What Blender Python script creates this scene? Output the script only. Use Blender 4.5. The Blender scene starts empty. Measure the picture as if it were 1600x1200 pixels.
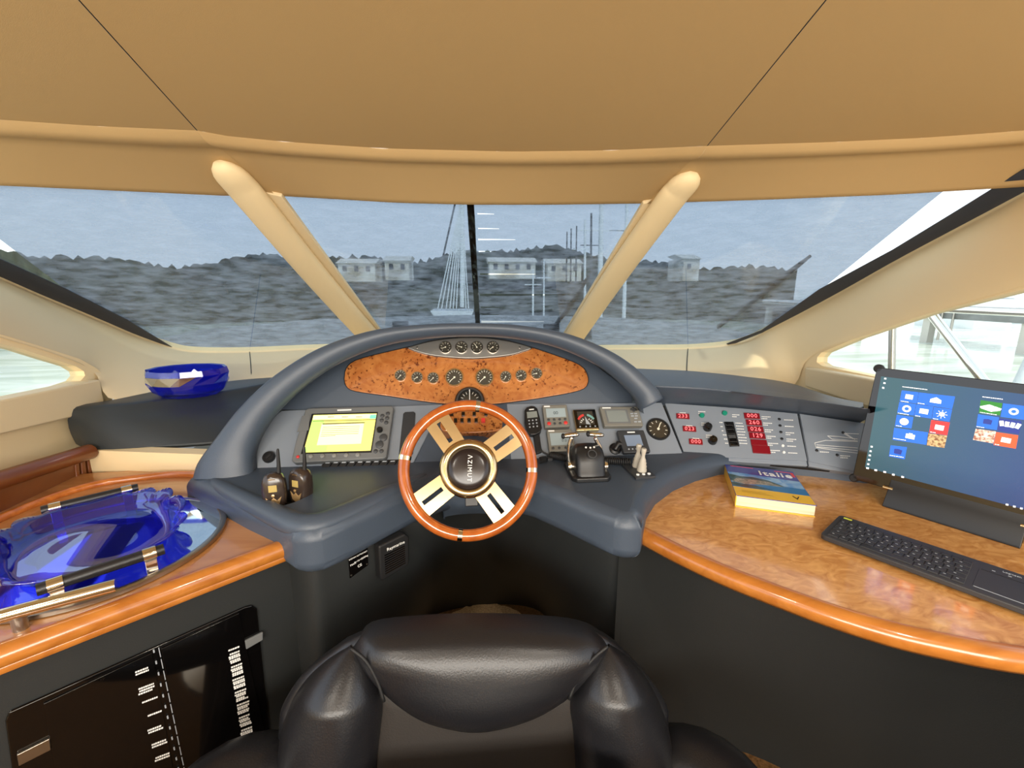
import bpy, bmesh, math, random
from mathutils import Vector, Matrix
from mathutils.geometry import tessellate_polygon
V = Vector
scene = bpy.context.scene
col = scene.collection
random.seed(7)

# ------------------------------------------------------------------ camera
F = 700.0                                   # focal length in pixels of the 1600 x 1200 frame
PITCH, YAW = math.radians(12.1), math.radians(5.3)
CAM = V((0, 0, 1.40))
FW = V((math.sin(YAW)*math.cos(PITCH), math.cos(YAW)*math.cos(PITCH), -math.sin(PITCH)))
RT = V((math.cos(YAW), -math.sin(YAW), 0))
UP = RT.cross(FW)
cd = bpy.data.cameras.new('camera')
cd.sensor_width = 36.0
cd.lens = 36.0*F/1600.0
cd.clip_start = 0.02
cd.clip_end = 2000
cam = bpy.data.objects.new('camera', cd)
col.objects.link(cam)
cam.matrix_world = Matrix.Translation(CAM) @ Matrix((RT, UP, -FW)).transposed().to_4x4()
scene.camera = cam

# ------------------------------------------------------------------ light
w = bpy.data.worlds.new('sky')
scene.world = w
w.use_nodes = True
nt = w.node_tree
nt.nodes.clear()
wo = nt.nodes.new('ShaderNodeOutputWorld')
bg = nt.nodes.new('ShaderNodeBackground')
bg.inputs['Strength'].default_value = 2.2
wtc = nt.nodes.new('ShaderNodeTexCoord')
wsx = nt.nodes.new('ShaderNodeSeparateXYZ')
wr = nt.nodes.new('ShaderNodeValToRGB')
wr.color_ramp.elements[0].position = 0.0
wr.color_ramp.elements[0].color = (0.95, 0.96, 0.97, 1)
wr.color_ramp.elements[1].position = 0.8
wr.color_ramp.elements[1].color = (0.62, 0.76, 0.95, 1)
nt.links.new(wtc.outputs['Generated'], wsx.inputs[0])
nt.links.new(wsx.outputs['Z'], wr.inputs[0])
nt.links.new(wr.outputs[0], bg.inputs[0])
nt.links.new(bg.outputs[0], wo.inputs[0])
sl = bpy.data.lights.new('sun', 'SUN')
sl.energy = 4.0
sl.angle = math.radians(2)
sl.color = (1.0, 0.93, 0.82)
so = bpy.data.objects.new('sun', sl)
col.objects.link(so)
so.rotation_euler = (math.radians(38), math.radians(20), 0)
al = bpy.data.lights.new('saloon_fill', 'AREA')      # added fill light behind the camera, brightens the dim cabin
al.shape = 'RECTANGLE'; al.size = 3.2; al.size_y = 1.0; al.energy = 160; al.color = (1.0, 0.94, 0.85)
ao = bpy.data.objects.new('saloon_fill', al); col.objects.link(ao)
ao.location = (0, -2.3, 1.65); ao.rotation_euler = (math.radians(86), 0, 0)
scene.view_settings.view_transform = 'Standard'
scene.view_settings.look = 'None'
scene.view_settings.gamma = 1.0
scene.view_settings.use_curve_mapping = False
scene.view_settings.exposure = 0.0

# ------------------------------------------------------------------ sight lines: a pixel of the photo met with a real surface
def ray(x, y): return FW + RT*((x-800)/F) - UP*((y-600)/F)
def PZ(x, y, z):
    r = ray(x, y); return CAM + r*((z-CAM.z)/r.z)
def PY(x, y, yy):
    r = ray(x, y); return CAM + r*(yy/r.y)
def PX(x, y, xx):
    r = ray(x, y); return CAM + r*(xx/r.x)
class Plane:
    def __init__(s, p0, u, v):
        s.p = V(p0); s.u = V(u).normalized(); s.n = s.u.cross(V(v)).normalized(); s.v = s.n.cross(s.u)
        if s.n.dot(CAM-s.p) < 0: s.n = -s.n
    def at(s, x, y, off=0.0):
        r = ray(x, y); return CAM + r*((s.p+s.n*off-CAM).dot(s.n)/r.dot(s.n))
    def frame(s, pt):
        return Matrix.Translation(pt) @ Matrix((s.u, s.v, s.u.cross(s.v))).transposed().to_4x4()
    def scale(s, x, y):                     # metres per pixel at that spot
        return (s.at(x, y)-CAM).dot(FW)/F

# ------------------------------------------------------------------ materials
MATS = {}
def srgb(c): return tuple(((v/255.0)/12.92 if v/255.0 <= .04045 else ((v/255.0+.055)/1.055)**2.4) for v in c)
def mat(name, c, rough=.5, metal=0.0, spec=.5, bump=0.0, bscale=200.0, var=0.0, vscale=5.0, c2=None, coat=0.0, emit=None, estr=1.0, stretch=None, detail=3.0, ramp=(.35, .65)):
    m = bpy.data.materials.new(name); m.use_nodes = True
    n, l = m.node_tree.nodes, m.node_tree.links
    b = n['Principled BSDF']
    lin = srgb(c)
    b.inputs['Base Color'].default_value = (*lin, 1)
    b.inputs['Roughness'].default_value = rough
    b.inputs['Metallic'].default_value = metal
    b.inputs['Specular IOR Level'].default_value = spec
    if coat:
        b.inputs['Coat Weight'].default_value = coat
        b.inputs['Coat Roughness'].default_value = .06
    tc = None
    def coords(sc):
        tcn = n.new('ShaderNodeTexCoord')
        mp = n.new('ShaderNodeMapping')
        l.new(tcn.outputs['Object'], mp.inputs[0])
        s = stretch or (1, 1, 1)
        mp.inputs['Scale'].default_value = (sc*s[0], sc*s[1], sc*s[2])
        return mp.outputs[0]
    if c2 is not None or var:
        t = n.new('ShaderNodeTexNoise')
        t.inputs['Scale'].default_value = 1.0
        t.inputs['Detail'].default_value = detail
        t.inputs['Distortion'].default_value = .6
        l.new(coords(vscale), t.inputs['Vector'])
        rp = n.new('ShaderNodeValToRGB')
        a = lin; d = srgb(c2) if c2 is not None else tuple(v*(1-var) for v in lin)
        rp.color_ramp.elements[0].position = ramp[0]; rp.color_ramp.elements[0].color = (*d, 1)
        rp.color_ramp.elements[1].position = ramp[1]; rp.color_ramp.elements[1].color = (*a, 1)
        l.new(t.outputs['Fac'], rp.inputs[0])
        l.new(rp.outputs[0], b.inputs['Base Color'])
    if bump:
        t = n.new('ShaderNodeTexNoise')
        t.inputs['Scale'].default_value = 1.0
        t.inputs['Detail'].default_value = 2.0
        l.new(coords(bscale), t.inputs['Vector'])
        bp = n.new('ShaderNodeBump')
        bp.inputs['Strength'].default_value = bump
        bp.inputs['Distance'].default_value = .001
        l.new(t.outputs['Fac'], bp.inputs['Height'])
        l.new(bp.outputs[0], b.inputs['Normal'])
    if emit is not None:
        b.inputs['Emission Color'].default_value = (*srgb(emit), 1)
        b.inputs['Emission Strength'].default_value = estr
    MATS[name] = m
    return m
def see_through(name, tint, gloss=(1, 1, 1), ior=1.45, rough=0.0, body=None, bodyfac=0.0, bump=0.0, bscale=30.0, streak=None):
    m = bpy.data.materials.new(name); m.use_nodes = True
    n, l = m.node_tree.nodes, m.node_tree.links
    n.clear()
    o = n.new('ShaderNodeOutputMaterial')
    t = n.new('ShaderNodeBsdfTransparent'); t.inputs[0].default_value = (*tint, 1)
    g = n.new('ShaderNodeBsdfGlossy'); g.inputs['Color'].default_value = (*gloss, 1); g.inputs['Roughness'].default_value = rough
    lw = n.new('ShaderNodeLayerWeight'); lw.inputs[0].default_value = .5
    pw = n.new('ShaderNodeMath'); pw.operation = 'POWER'; pw.inputs[1].default_value = 5.0
    l.new(lw.outputs['Facing'], pw.inputs[0])
    f0 = ((ior-1)/(ior+1))**2
    fr = n.new('ShaderNodeMath'); fr.operation = 'MULTIPLY_ADD'; fr.inputs[1].default_value = .8; fr.inputs[2].default_value = f0
    l.new(pw.outputs[0], fr.inputs[0])
    last = t.outputs[0]
    if bodyfac:
        d = n.new('ShaderNodeBsdfTranslucent'); d.inputs[0].default_value = (*body, 1)
        d2 = n.new('ShaderNodeBsdfDiffuse'); d2.inputs[0].default_value = (*body, 1)
        ad = n.new('ShaderNodeMixShader'); ad.inputs[0].default_value = .45
        l.new(d.outputs[0], ad.inputs[1]); l.new(d2.outputs[0], ad.inputs[2])
        mx = n.new('ShaderNodeMixShader'); mx.inputs[0].default_value = bodyfac
        l.new(last, mx.inputs[1]); l.new(ad.outputs[0], mx.inputs[2])
        last = mx.outputs[0]
        if streak:
            tc = n.new('ShaderNodeTexCoord'); mp = n.new('ShaderNodeMapping'); mp.inputs['Scale'].default_value = streak
            l.new(tc.outputs['Object'], mp.inputs[0])
            ns = n.new('ShaderNodeTexNoise'); ns.inputs['Scale'].default_value = 1; ns.inputs['Detail'].default_value = 4
            l.new(mp.outputs[0], ns.inputs['Vector'])
            mr = n.new('ShaderNodeMapRange'); mr.inputs[1].default_value = .3; mr.inputs[2].default_value = .7
            mr.inputs[3].default_value = bodyfac*.3; mr.inputs[4].default_value = min(1, bodyfac*2.4)
            l.new(ns.outputs['Fac'], mr.inputs[0]); l.new(mr.outputs[0], mx.inputs[0])
            bp = n.new('ShaderNodeBump'); bp.inputs['Strength'].default_value = 1.0; bp.inputs['Distance'].default_value = .01
            l.new(ns.outputs['Fac'], bp.inputs['Height'])
            for q in (d, d2, g): l.new(bp.outputs[0], q.inputs['Normal'])
    mg = n.new('ShaderNodeMixShader')
    l.new(fr.outputs[0], mg.inputs[0]); l.new(last, mg.inputs[1]); l.new(g.outputs[0], mg.inputs[2])
    l.new(mg.outputs[0], o.inputs[0])
    MATS[name] = m
    return m
def wood(name, dark, light, scale=(2, 30, 30), rough=.25, coat=.6, burl=False, spots=None):
    m = bpy.data.materials.new(name); m.use_nodes = True
    n, l = m.node_tree.nodes, m.node_tree.links
    b = n['Principled BSDF']; b.inputs['Roughness'].default_value = rough
    b.inputs['Coat Weight'].default_value = coat; b.inputs['Coat Roughness'].default_value = .07
    tc = n.new('ShaderNodeTexCoord'); mp = n.new('ShaderNodeMapping'); mp.inputs['Scale'].default_value = scale
    l.new(tc.outputs['Object'], mp.inputs[0])
    ns = n.new('ShaderNodeTexNoise'); ns.inputs['Scale'].default_value = 1
    ns.inputs['Detail'].default_value = 6; ns.inputs['Distortion'].default_value = 2.2 if burl else .8
    l.new(mp.outputs[0], ns.inputs['Vector'])
    rp = n.new('ShaderNodeValToRGB')
    rp.color_ramp.elements[0].position = .3; rp.color_ramp.elements[0].color = (*srgb(dark), 1)
    rp.color_ramp.elements[1].position = .7; rp.color_ramp.elements[1].color = (*srgb(light), 1)
    l.new(ns.outputs['Fac'], rp.inputs[0])
    last = rp.outputs[0]
    if spots:
        vo = n.new('ShaderNodeTexNoise'); vo.inputs['Scale'].default_value = 95.0; vo.inputs['Detail'].default_value = 3.0
        l.new(tc.outputs['Object'], vo.inputs['Vector'])
        ns2 = n.new('ShaderNodeTexNoise'); ns2.inputs['Scale'].default_value = 14.0; ns2.inputs['Detail'].default_value = 2.0
        l.new(tc.outputs['Object'], ns2.inputs['Vector'])
        ad = n.new('ShaderNodeMath'); ad.operation = 'MULTIPLY_ADD'; ad.inputs[1].default_value = .45
        l.new(ns2.outputs['Fac'], ad.inputs[0]); l.new(vo.outputs['Fac'], ad.inputs[2])
        mr = n.new('ShaderNodeMapRange'); mr.inputs[1].default_value = .80; mr.inputs[2].default_value = .92
        l.new(ad.outputs[0], mr.inputs[0])
        mx = n.new('ShaderNodeMix'); mx.data_type = 'RGBA'
        l.new(mr.outputs[0], mx.inputs['Factor']); l.new(last, mx.inputs['A']); mx.inputs['B'].default_value = (*srgb(spots), 1)
        last = mx.outputs['Result']
    l.new(last, b.inputs['Base Color'])
    MATS[name] = m
    return m

mat('ceiling_vinyl', (176, 146, 100), .75, bump=.25, bscale=700, spec=.25)
mat('cream_vinyl', (234, 211, 166), .6, bump=.2, bscale=500, spec=.3)
mat('sill_cream', (222, 202, 162), .55, bump=.2, bscale=400, spec=.3)
mat('helm_leather', (66, 76, 89), .40, bump=.35, bscale=420, spec=.45)
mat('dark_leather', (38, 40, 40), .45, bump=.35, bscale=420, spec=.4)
mat('shelf_leather', (46, 50, 52), .42, bump=.35, bscale=420, spec=.4)
mat('panel_grey', (124, 132, 142), .5, bump=.2, bscale=900)
mat('seam_black', (12, 12, 13), .7)
wood('cherry', (164, 88, 30), (206, 122, 52), (3, 40, 40))
wood('cherry_edge', (158, 92, 32), (184, 116, 48), (4, 30, 30), rough=.25, coat=.6)
wood('counter_wood', (170, 112, 60), (194, 136, 80), (4, 22, 22), rough=.22, coat=.5)
wood('desk_burl', (186, 126, 66), (224, 168, 100), (18, 30, 18), rough=.16, coat=.8, burl=True)
wood('dash_burl', (158, 90, 40), (186, 120, 62), (16, 16, 16), rough=.2, coat=.7, burl=True, spots=(96, 42, 14))
wood('dark_cherry', (104, 54, 20), (136, 76, 32), (30, 3, 6), rough=.35, coat=.2)
wood('wheel_wood', (150, 72, 24), (182, 98, 40), (30, 30, 12), rough=.12, coat=1.0)
mat('chrome', (232, 226, 214), .08, 1.0)
mat('brushed', (206, 184, 142), .2, 1.0)
mat('satin_metal', (176, 170, 160), .3, 1.0)
mat('pewter', (150, 148, 144), .35, .8)
mat('black_plastic', (24, 25, 27), .38)
mat('grey_plastic', (104, 106, 106), .5)
mat('olive_grey_plastic', (116, 114, 106), .5)
mat('dark_plastic', (46, 49, 53), .45)
mat('black_gloss', (8, 7, 7), .06, spec=.6)
mat('rubber', (17, 17, 18), .6)
mat('dial_face', (58, 54, 48), .35)
mat('print_white', (232, 232, 228), .6)
mat('print_grey', (158, 164, 170), .6)
mat('needle', (240, 238, 226), .5)
mat('red_button', (206, 52, 50), .4)
mat('green_button', (22, 132, 108), .35)
mat('button_grey', (62, 64, 66), .45)
mat('button_light', (132, 132, 128), .5)
mat('lcd', (150, 164, 168), .25)
mat('lcd_dark', (128, 134, 130), .25)
mat('lcd_blue', (118, 134, 156), .25)
mat('lcd_ink', (70, 84, 92), .4)
mat('led_red_dark', (110, 14, 24), .3, emit=(130, 8, 22), estr=.22)
mat('led_digit', (255, 120, 120), .3, emit=(255, 110, 120), estr=1.0)
mat('joy_grey', (176, 170, 156), .55)
mat('black_leather', (24, 24, 27), .36, bump=.35, bscale=300, spec=.6)
mat('chair_fabric', (34, 29, 25), .6, bump=.3, bscale=300)
mat('carpet', (206, 176, 134), .95, bump=.9, bscale=220, c2=(160, 130, 94), vscale=160, spec=.05)
mat('carpet_dark', (122, 90, 58), .95, bump=.9, bscale=220, c2=(92, 66, 40), vscale=120, spec=.05)
mat('page_paper', (232, 222, 192), .8, c2=(200, 186, 150), vscale=1.0, stretch=(3, 3, 900))
mat('mirror', (216, 226, 232), .04, 1.0)
mat('key_black', (44, 44, 46), .5)
mat('keyboard_black', (52, 52, 54), .45)
mat('screen_black', (6, 5, 7), .04, spec=.7)
mat('deck_white', (138, 136, 130), .6, c2=(124, 122, 116), vscale=2)
mat('water', (176, 184, 160), .12, bump=.0, c2=(232, 234, 218), vscale=.6, stretch=(.35, 1.6, 1), detail=5)
mat('tree_green', (52, 60, 44), .9, c2=(24, 30, 22), vscale=.35, detail=6)
mat('house_white', (232, 226, 214), .8, c2=(180, 168, 150), vscale=.5)
mat('mast_white', (238, 238, 236), .4)
mat('mast_dark', (60, 62, 66), .5)
mat('pier_wood', (206, 198, 184), .8)
mat('hull_white', (240, 240, 238), .25)
mat('yellow_antifoul', (190, 182, 150), .6)
see_through('window_glass', (.92, .95, .95))
see_through('smoke_glass', (.55, .60, .66), gloss=(.6, .65, .7))
see_through('shade_mesh', (.245, .29, .35), gloss=(.5, .5, .55), ior=1.12, rough=.4, body=(.52, .57, .66), bodyfac=.14, streak=(14, 10, 60))
see_through('blue_glass', (.13, .2, .88), gloss=(.9, .95, 1), ior=1.7, body=(.02, .03, .62), bodyfac=.18)
see_through('blue_glass_thin', (.20, .22, .92), gloss=(.9, .95, 1), ior=2.0, body=(.03, .03, .60), bodyfac=.14)
see_through('dial_glass', (.96, .96, .94), ior=1.3)

# ------------------------------------------------------------------ mesh builders
ORIGIN = {}
def tag(o, label=None, cat=None, group=None, kind=None):
    if label: o['label'] = label
    if cat: o['category'] = cat
    if group: o['group'] = group
    if kind: o['kind'] = kind
    return o
def thing(name, loc, label, cat, group=None):
    o = bpy.data.objects.new(name, None)
    o.empty_display_size = .05
    col.objects.link(o)
    o.location = loc
    ORIGIN[o] = V(loc)
    return tag(o, label, cat, group)
def link(name, me, parent=None, origin=None, matrix=None):
    """origin: world point the mesh coordinates are relative to; matrix: world placement of a shared mesh"""
    o = bpy.data.objects.new(name, me)
    col.objects.link(o)
    if matrix is not None:
        if parent is not None:
            o.parent = parent
            o.matrix_local = Matrix.Translation(-ORIGIN[parent]) @ matrix
            ORIGIN[o] = ORIGIN[parent]
        else:
            o.matrix_world = matrix; ORIGIN[o] = matrix.translation.copy()
    elif parent is not None:
        o.parent = parent; ORIGIN[o] = ORIGIN[parent]
    else:
        o.location = origin; ORIGIN[o] = V(origin)
    return o
class MB:
    def __init__(s): s.v = []; s.f = []
    def add(s, vs, fs):
        k = len(s.v); s.v += [V(a) for a in vs]; s.f += [tuple(i+k for i in f) for f in fs]; return s
    def loft(s, rings, closed=False, cap=False):
        n = len(rings[0]); vs = [p for r in rings for p in r]; fs = []
        for i in range(len(rings)-1):
            for j in range(n if closed else n-1):
                a, b = i*n+j, i*n+(j+1) % n
                fs.append((a, b, b+n, a+n))
        if cap:
            fs.append(tuple(range(n-1, -1, -1))); fs.append(tuple(range((len(rings)-1)*n, len(rings)*n)))
        return s.add(vs, fs)
    def prism(s, poly, d):
        n = len(poly); d = V(d)
        vs = [V(p) for p in poly]+[V(p)+d for p in poly]
        fs = [(j, (j+1) % n, n+(j+1) % n, n+j) for j in range(n)]
        if n > 4:
            a = tuple(range(n-1, -1, -1)); b = tuple(range(n, 2*n))
            fs += [a, b]
        else:
            fs += [tuple(range(n-1, -1, -1)), tuple(range(n, 2*n))]
        return s.add(vs, fs)
    def box(s, c, sx, sy, sz, M=None):
        vs = []
        for z in (-.5, .5):
            for x, y in ((-.5, -.5), (.5, -.5), (.5, .5), (-.5, .5)):
                p = V((x*sx, y*sy, z*sz))
                vs.append((M @ (p+V(c))) if M is not None else p+V(c))
        return s.add(vs, [(3, 2, 1, 0), (4, 5, 6, 7), (0, 1, 5, 4), (1, 2, 6, 5), (2, 3, 7, 6), (3, 0, 4, 7)])
    def tube(s, path, r, seg=10, cap=True, flat=1.0, refn=None):
        path = [V(p) for p in path]; n = len(path)
        rs = r if isinstance(r, (list, tuple)) else [r]*n
        rings = []; prev = None
        for i, p in enumerate(path):
            t = (path[min(i+1, n-1)]-path[max(i-1, 0)]).normalized()
            if prev is None:
                a = V(refn) if refn is not None else (V((0, 0, 1)) if abs(t.z) < .9 else V((1, 0, 0)))
            else: a = prev
            a = (a-t*a.dot(t)).normalized(); prev = a; b = t.cross(a)
            rings.append([p+a*(rs[i]*flat*math.cos(2*math.pi*k/seg))+b*(rs[i]*math.sin(2*math.pi*k/seg)) for k in range(seg)])
        return s.loft(rings, closed=True, cap=cap)
    def lathe(s, prof, M, seg=24, cap=True):
        """prof: (radius, height) pairs along local z of frame M"""
        rings = [[M @ V((r*math.cos(2*math.pi*k/seg), r*math.sin(2*math.pi*k/seg), h)) for k in range(seg)] for r, h in prof]
        return s.loft(rings, closed=True, cap=cap)
    def torus(s, R, r, M, a0=0, a1=2*math.pi, seg=64, ms=14, flat=1.0):
        full = abs(a1-a0-2*math.pi) < 1e-6
        rings = []
        for i in range(seg+1):
            a = a0+(a1-a0)*i/seg
            rings.append([M @ V(((R+r*math.cos(2*math.pi*k/ms))*math.cos(a), (R+r*math.cos(2*math.pi*k/ms))*math.sin(a), flat*r*math.sin(2*math.pi*k/ms))) for k in range(ms)])
        return s.loft(rings, closed=True, cap=not full)
    def poly(s, outer, holes=()):
        """flat face with holes"""
        loops = [list(map(V, outer))]+[list(map(V, h)) for h in holes]
        flat = [p for lp in loops for p in lp]
        return s.add(flat, [tuple(t) for t in tessellate_polygon(loops)])
    def pillow(s, outline, n, h, rings=7, sink=.0, p=2.0, back=None):
        """an inflated cushion over a closed outline; n points out of the cushion"""
        c = sum((V(q) for q in outline), V())/len(outline); n = V(n).normalized()
        rr = []
        if back is not None: rr.append([V(q)-n*back for q in outline])
        for i in range(rings):
            t = 1-i/rings
            k = (1-t**p)**(1/p)
            rr.append([c+(V(q)-c)*t+n*(h*k-sink) for q in outline])
        m = len(outline); s.loft(rr, closed=True)
        k0 = len(s.v); s.v.append(c+n*(h-sink))
        base = k0-m
        s.f += [(base+j, base+(j+1) % m, k0) for j in range(m)]
        return s
    def mesh(s, name, origin=V(), smooth=None, bevel=0):
        me = bpy.data.meshes.new(name)
        me.from_pydata([tuple(p-origin) for p in s.v], [], s.f)
        bm = bmesh.new(); bm.from_mesh(me)
        bmesh.ops.remove_doubles(bm, verts=bm.verts, dist=1e-6)
        bmesh.ops.recalc_face_normals(bm, faces=bm.faces)
        bm.to_mesh(me); bm.free()
        if smooth is not None:
            for q in me.polygons: q.use_smooth = True
            if smooth < 180: me.set_sharp_from_angle(angle=math.radians(smooth))
        return me
    def build(s, name, m, parent=None, label=None, cat=None, group=None, kind=None, bevel=0, seg=3, smooth=None, sub=0, solid=0, angle=35, smat=None):
        if parent is not None: org = ORIGIN[parent]
        else:
            mn = [min(p[i] for p in s.v) for i in range(3)]; mx = [max(p[i] for p in s.v) for i in range(3)]
            org = V(((mn[0]+mx[0])/2, (mn[1]+mx[1])/2, mn[2]))
        if bevel and smooth is None: smooth = 40
        me = s.mesh(name, org, smooth)
        me.materials.append(MATS[m] if isinstance(m, str) else m)
        o = link(name, me, parent, org)
        if solid:
            md = o.modifiers.new('thickness', 'SOLIDIFY'); md.thickness = solid; md.offset = 0
        if bevel:
            md = o.modifiers.new('rounding', 'BEVEL'); md.width = bevel; md.segments = seg
            md.limit_method = 'ANGLE'; md.angle_limit = math.radians(angle); md.harden_normals = True
        if sub:
            md = o.modifiers.new('soft', 'SUBSURF'); md.levels = sub; md.render_levels = sub
        return tag(o, label, cat, group, kind)
def text_mesh(body, size, extrude=.0003, align='CENTER', spacing=1.0):
    cu = bpy.data.curves.new('lettering', 'FONT')
    cu.body = body; cu.size = size; cu.extrude = extrude; cu.align_x = align; cu.align_y = 'CENTER'
    cu.resolution_u = 2; cu.space_character = spacing
    o = bpy.data.objects.new('lettering', cu)
    col.objects.link(o)
    bpy.context.view_layer.update()
    me = bpy.data.meshes.new_from_object(o.evaluated_get(bpy.context.evaluated_depsgraph_get()))
    bpy.data.objects.remove(o); bpy.data.curves.remove(cu)
    return me
def lettering(body, size, M, m, parent, name='lettering', extrude=.0003, align='CENTER', spacing=1.0, label=None):
    me = text_mesh(body, size, extrude, align, spacing)
    me.materials.clear(); me.materials.append(MATS[m])
    o = link(name, me, parent, matrix=M)
    return tag(o, label)
def smoothline(pts, n):
    """Catmull-Rom through points (any dimension) resampled to n"""
    pts = [V(p) if len(p) == 3 else V((p[0], p[1], 0)) for p in pts]
    out = []; m = len(pts)-1
    for i in range(n):
        t = i/(n-1)*m; k = min(int(t), m-1); u = t-k
        p1, p2 = pts[k], pts[k+1]
        p0 = pts[k-1] if k else p1*2-p2
        p3 = pts[k+2] if k+2 <= m else p2*2-p1
        out.append(.5*((2*p1)+(p2-p0)*u+(2*p0-5*p1+4*p2-p3)*u*u+(3*p1-p0-3*p2+p3)*u**3))
    return out
def lineat(pts, n):
    """linear resample by arc length"""
    pts = [V(p) if len(p) == 3 else V((p[0], p[1], 0)) for p in pts]
    L = [0]
    for a, b in zip(pts, pts[1:]): L.append(L[-1]+(b-a).length)
    out = []
    for i in range(n):
        d = L[-1]*i/(n-1); k = 0
        while k < len(L)-2 and L[k+1] < d: k += 1
        u = (d-L[k])/max(1e-9, L[k+1]-L[k]); out.append(pts[k].lerp(pts[k+1], u))
    return out
def struct(mb, name, m, label=None, cat=None, **k):
    return mb.build(name, m, kind='structure', label=label, cat=cat, **k)
def slab(plane, px, th, base=0.0):
    """slab whose top face shows at those pixels, standing th proud of the plane"""
    top = [plane.at(x, y, base+th) for x, y in px]
    return MB().prism(top, -plane.n*th)

# ------------------------------------------------------------------ the room
GC = Plane((0, 1.70, 1.70), (1, 0, 0), (0, 1.0, -.62))                         # centre windscreen
GR = Plane((.705, 1.646, 1.70), (.988, -.333, 0), (.741, .763, -.62))          # right windscreen
GL = Plane((-.803, 1.661, 1.70), (.989, .147, 0), (-.497, .81, -.62))            # left windscreen
# ceiling in three panels
crease = [(-260, 180), (0, 187), (150, 197), (308, 204), (350, 212), (450, 222), (600, 232), (800, 237), (950, 235), (1105, 228), (1300, 222), (1450, 215), (1600, 204), (1850, 180)]
cre3 = [PZ(x, y, 1.82) for x, y in crease]
def rise(s): return .333*s if s < .55 else .183+.333*(s-.55)*max(.15, 1-(s-.55)*1.2) if s < 1.1 else .27
def ceil_panel(i0, i1, name, label):
    pts = lineat(cre3[i0:i1+1], 24)
    mb = MB()
    S = [0, .1, .2, .3, .4, .5, .6, .7, .85, 1.0, 1.2, 1.6, 2.2, 3.2, 4.2]
    e = .0016
    xs = [p.x for p in pts]
    rows = []
    for s in S:
        rows.append([V((min(max(p.x, xs[0]+e), xs[-1]-e), p.y-s, p.z+rise(s))) for p in pts])
    mb.loft(rows)
    return mb.build(name, 'ceiling_vinyl', ceil, label=label, smooth=60)
ceil = tag(bpy.data.objects.new('ceiling', None), 'tan vinyl cabin ceiling in three panels above the windscreen', None, kind='structure')
col.objects.link(ceil); ceil.location = (0, 0, 2.0); ORIGIN[ceil] = V((0, 0, 2.0))
ceil_panel(0, 3, 'ceiling_panel', None); ceil_panel(3, 9, 'ceiling_panel', None); ceil_panel(9, 13, 'ceiling_panel', None)
for jt in (cre3[3], cre3[9]):
    MB().loft([[V((jt.x+dx, jt.y-s_+.004, jt.z+rise(s_)+dz)) for dx, dz in ((-.04, .035), (-.006, .005), (.006, .005), (.04, .035))] for s_ in (-.01, .1, .2, .3, .4, .5, .6, .7, .85, 1.0, 1.2, 1.6, 2.2, 3.2, 4.2)]).build('seam_backing', 'seam_black', ceil)
# visor facet between the ceiling crease and the windscreen
topedge = {'l': [(-260, 286), (0, 290), (180, 298), (350, 306), (432, 306)], 'c': [(432, 306), (520, 311), (620, 317), (735, 320), (860, 320), (1012, 318)], 'r': [(1012, 318), (1040, 317), (1200, 312), (1400, 304), (1600, 292), (1850, 270)]}
def visor(i0, i1, key, plane):
    a = lineat(cre3[i0:i1+1], 22)
    b = lineat([plane.at(x, y, .004) for x, y in topedge[key]], 22)
    rows = []
    N = 14
    for k in range(N+1):
        t = k/N
        row = []
        for p, q in zip(a, b):
            z1 = p+V((0, -.012, -.005)) if k else p
            r = p.lerp(q, t)
            lip = math.sin(math.pi*min(1, t/.24))*.014 if t < .24 else 0      # rolled edge
            bow = math.sin(math.pi*t)*.012
            row.append(r+V((0, -.55, -.85))*lip+V((0, .6, .6))*bow*.5)
        rows.append(row)
    rows.append([q+V((0, .06, .012)) for q in b])
    mb = MB(); mb.loft(rows)
    return mb.build('visor_panel', 'ceiling_vinyl', ceil, smooth=180)
visor(0, 3, 'l', GL); visor(3, 9, 'c', GC); visor(9, 13, 'r', GR)
# mullions
for side, top, pts, px_flank in (('left', PZ(308, 204, 1.82).lerp(GC.at(390, 306), .42), [(372, 286), (398, 316), (480, 415), (545, 490), (590, 540)], [(404, 299), (440, 307), (600, 524), (572, 524)]),
                           ('right', PZ(1105, 228, 1.82).lerp(GC.at(1050, 316), .42), [(1063, 294), (1043, 318), (975, 412), (928, 480), (888, 540)], [(1036, 312), (1005, 318), (880, 524), (905, 524)])):
    path = [top+V((0, -.02, -.01))]+[GC.at(x, y, .035) for x, y in pts]
    path = smoothline(path, 22)
    fac = [.35, .72, .9, .98]+[1]*18
    rad = [(.052+.012*i/21)*fac[i] for i in range(22)]
    o = MB().tube(path, rad, seg=20, flat=.62, refn=GC.n).build('trim_1' if side == 'left' else 'trim_2', 'cream_vinyl', kind='structure', smooth=180,
        label='cream windscreen mullion on the %s of the centre pane' % side)
    top = [GC.at(x, y, .018) for x, y in px_flank]
    MB().prism(top, -GC.n*.016).build('glazing_bar', 'sill_cream', o, bevel=.003)
# panes
Lp = [(-260, 284), (0, 291), (180, 299), (350, 308), (420, 307), (590, 534), (540, 543), (390, 550), (310, 550), (270, 544), (215, 525), (125, 487), (0, 434), (-260, 324)]
Cp = [(425, 300), (735, 314), (1015, 312), (872, 545), (735, 545), (605, 545)]
Rp = [(1020, 312), (1200, 310), (1400, 302), (1600, 290), (1800, 276), (1800, 195), (1600, 302), (1450, 381), (1300, 463), (1210, 511), (1170, 531), (1135, 540), (1075, 545), (880, 546)]
for n, (pl, px, lb) in enumerate(((GL, Lp, 'left windscreen pane'), (GC, Cp, 'centre windscreen pane'), (GR, Rp, 'right windscreen pane'))):
    MB().poly([pl.at(x, y, -.004) for x, y in px]).build('window_%d' % (n+1), 'window_glass', kind='structure', label=lb+' of raked clear glass', solid=.006)
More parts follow.
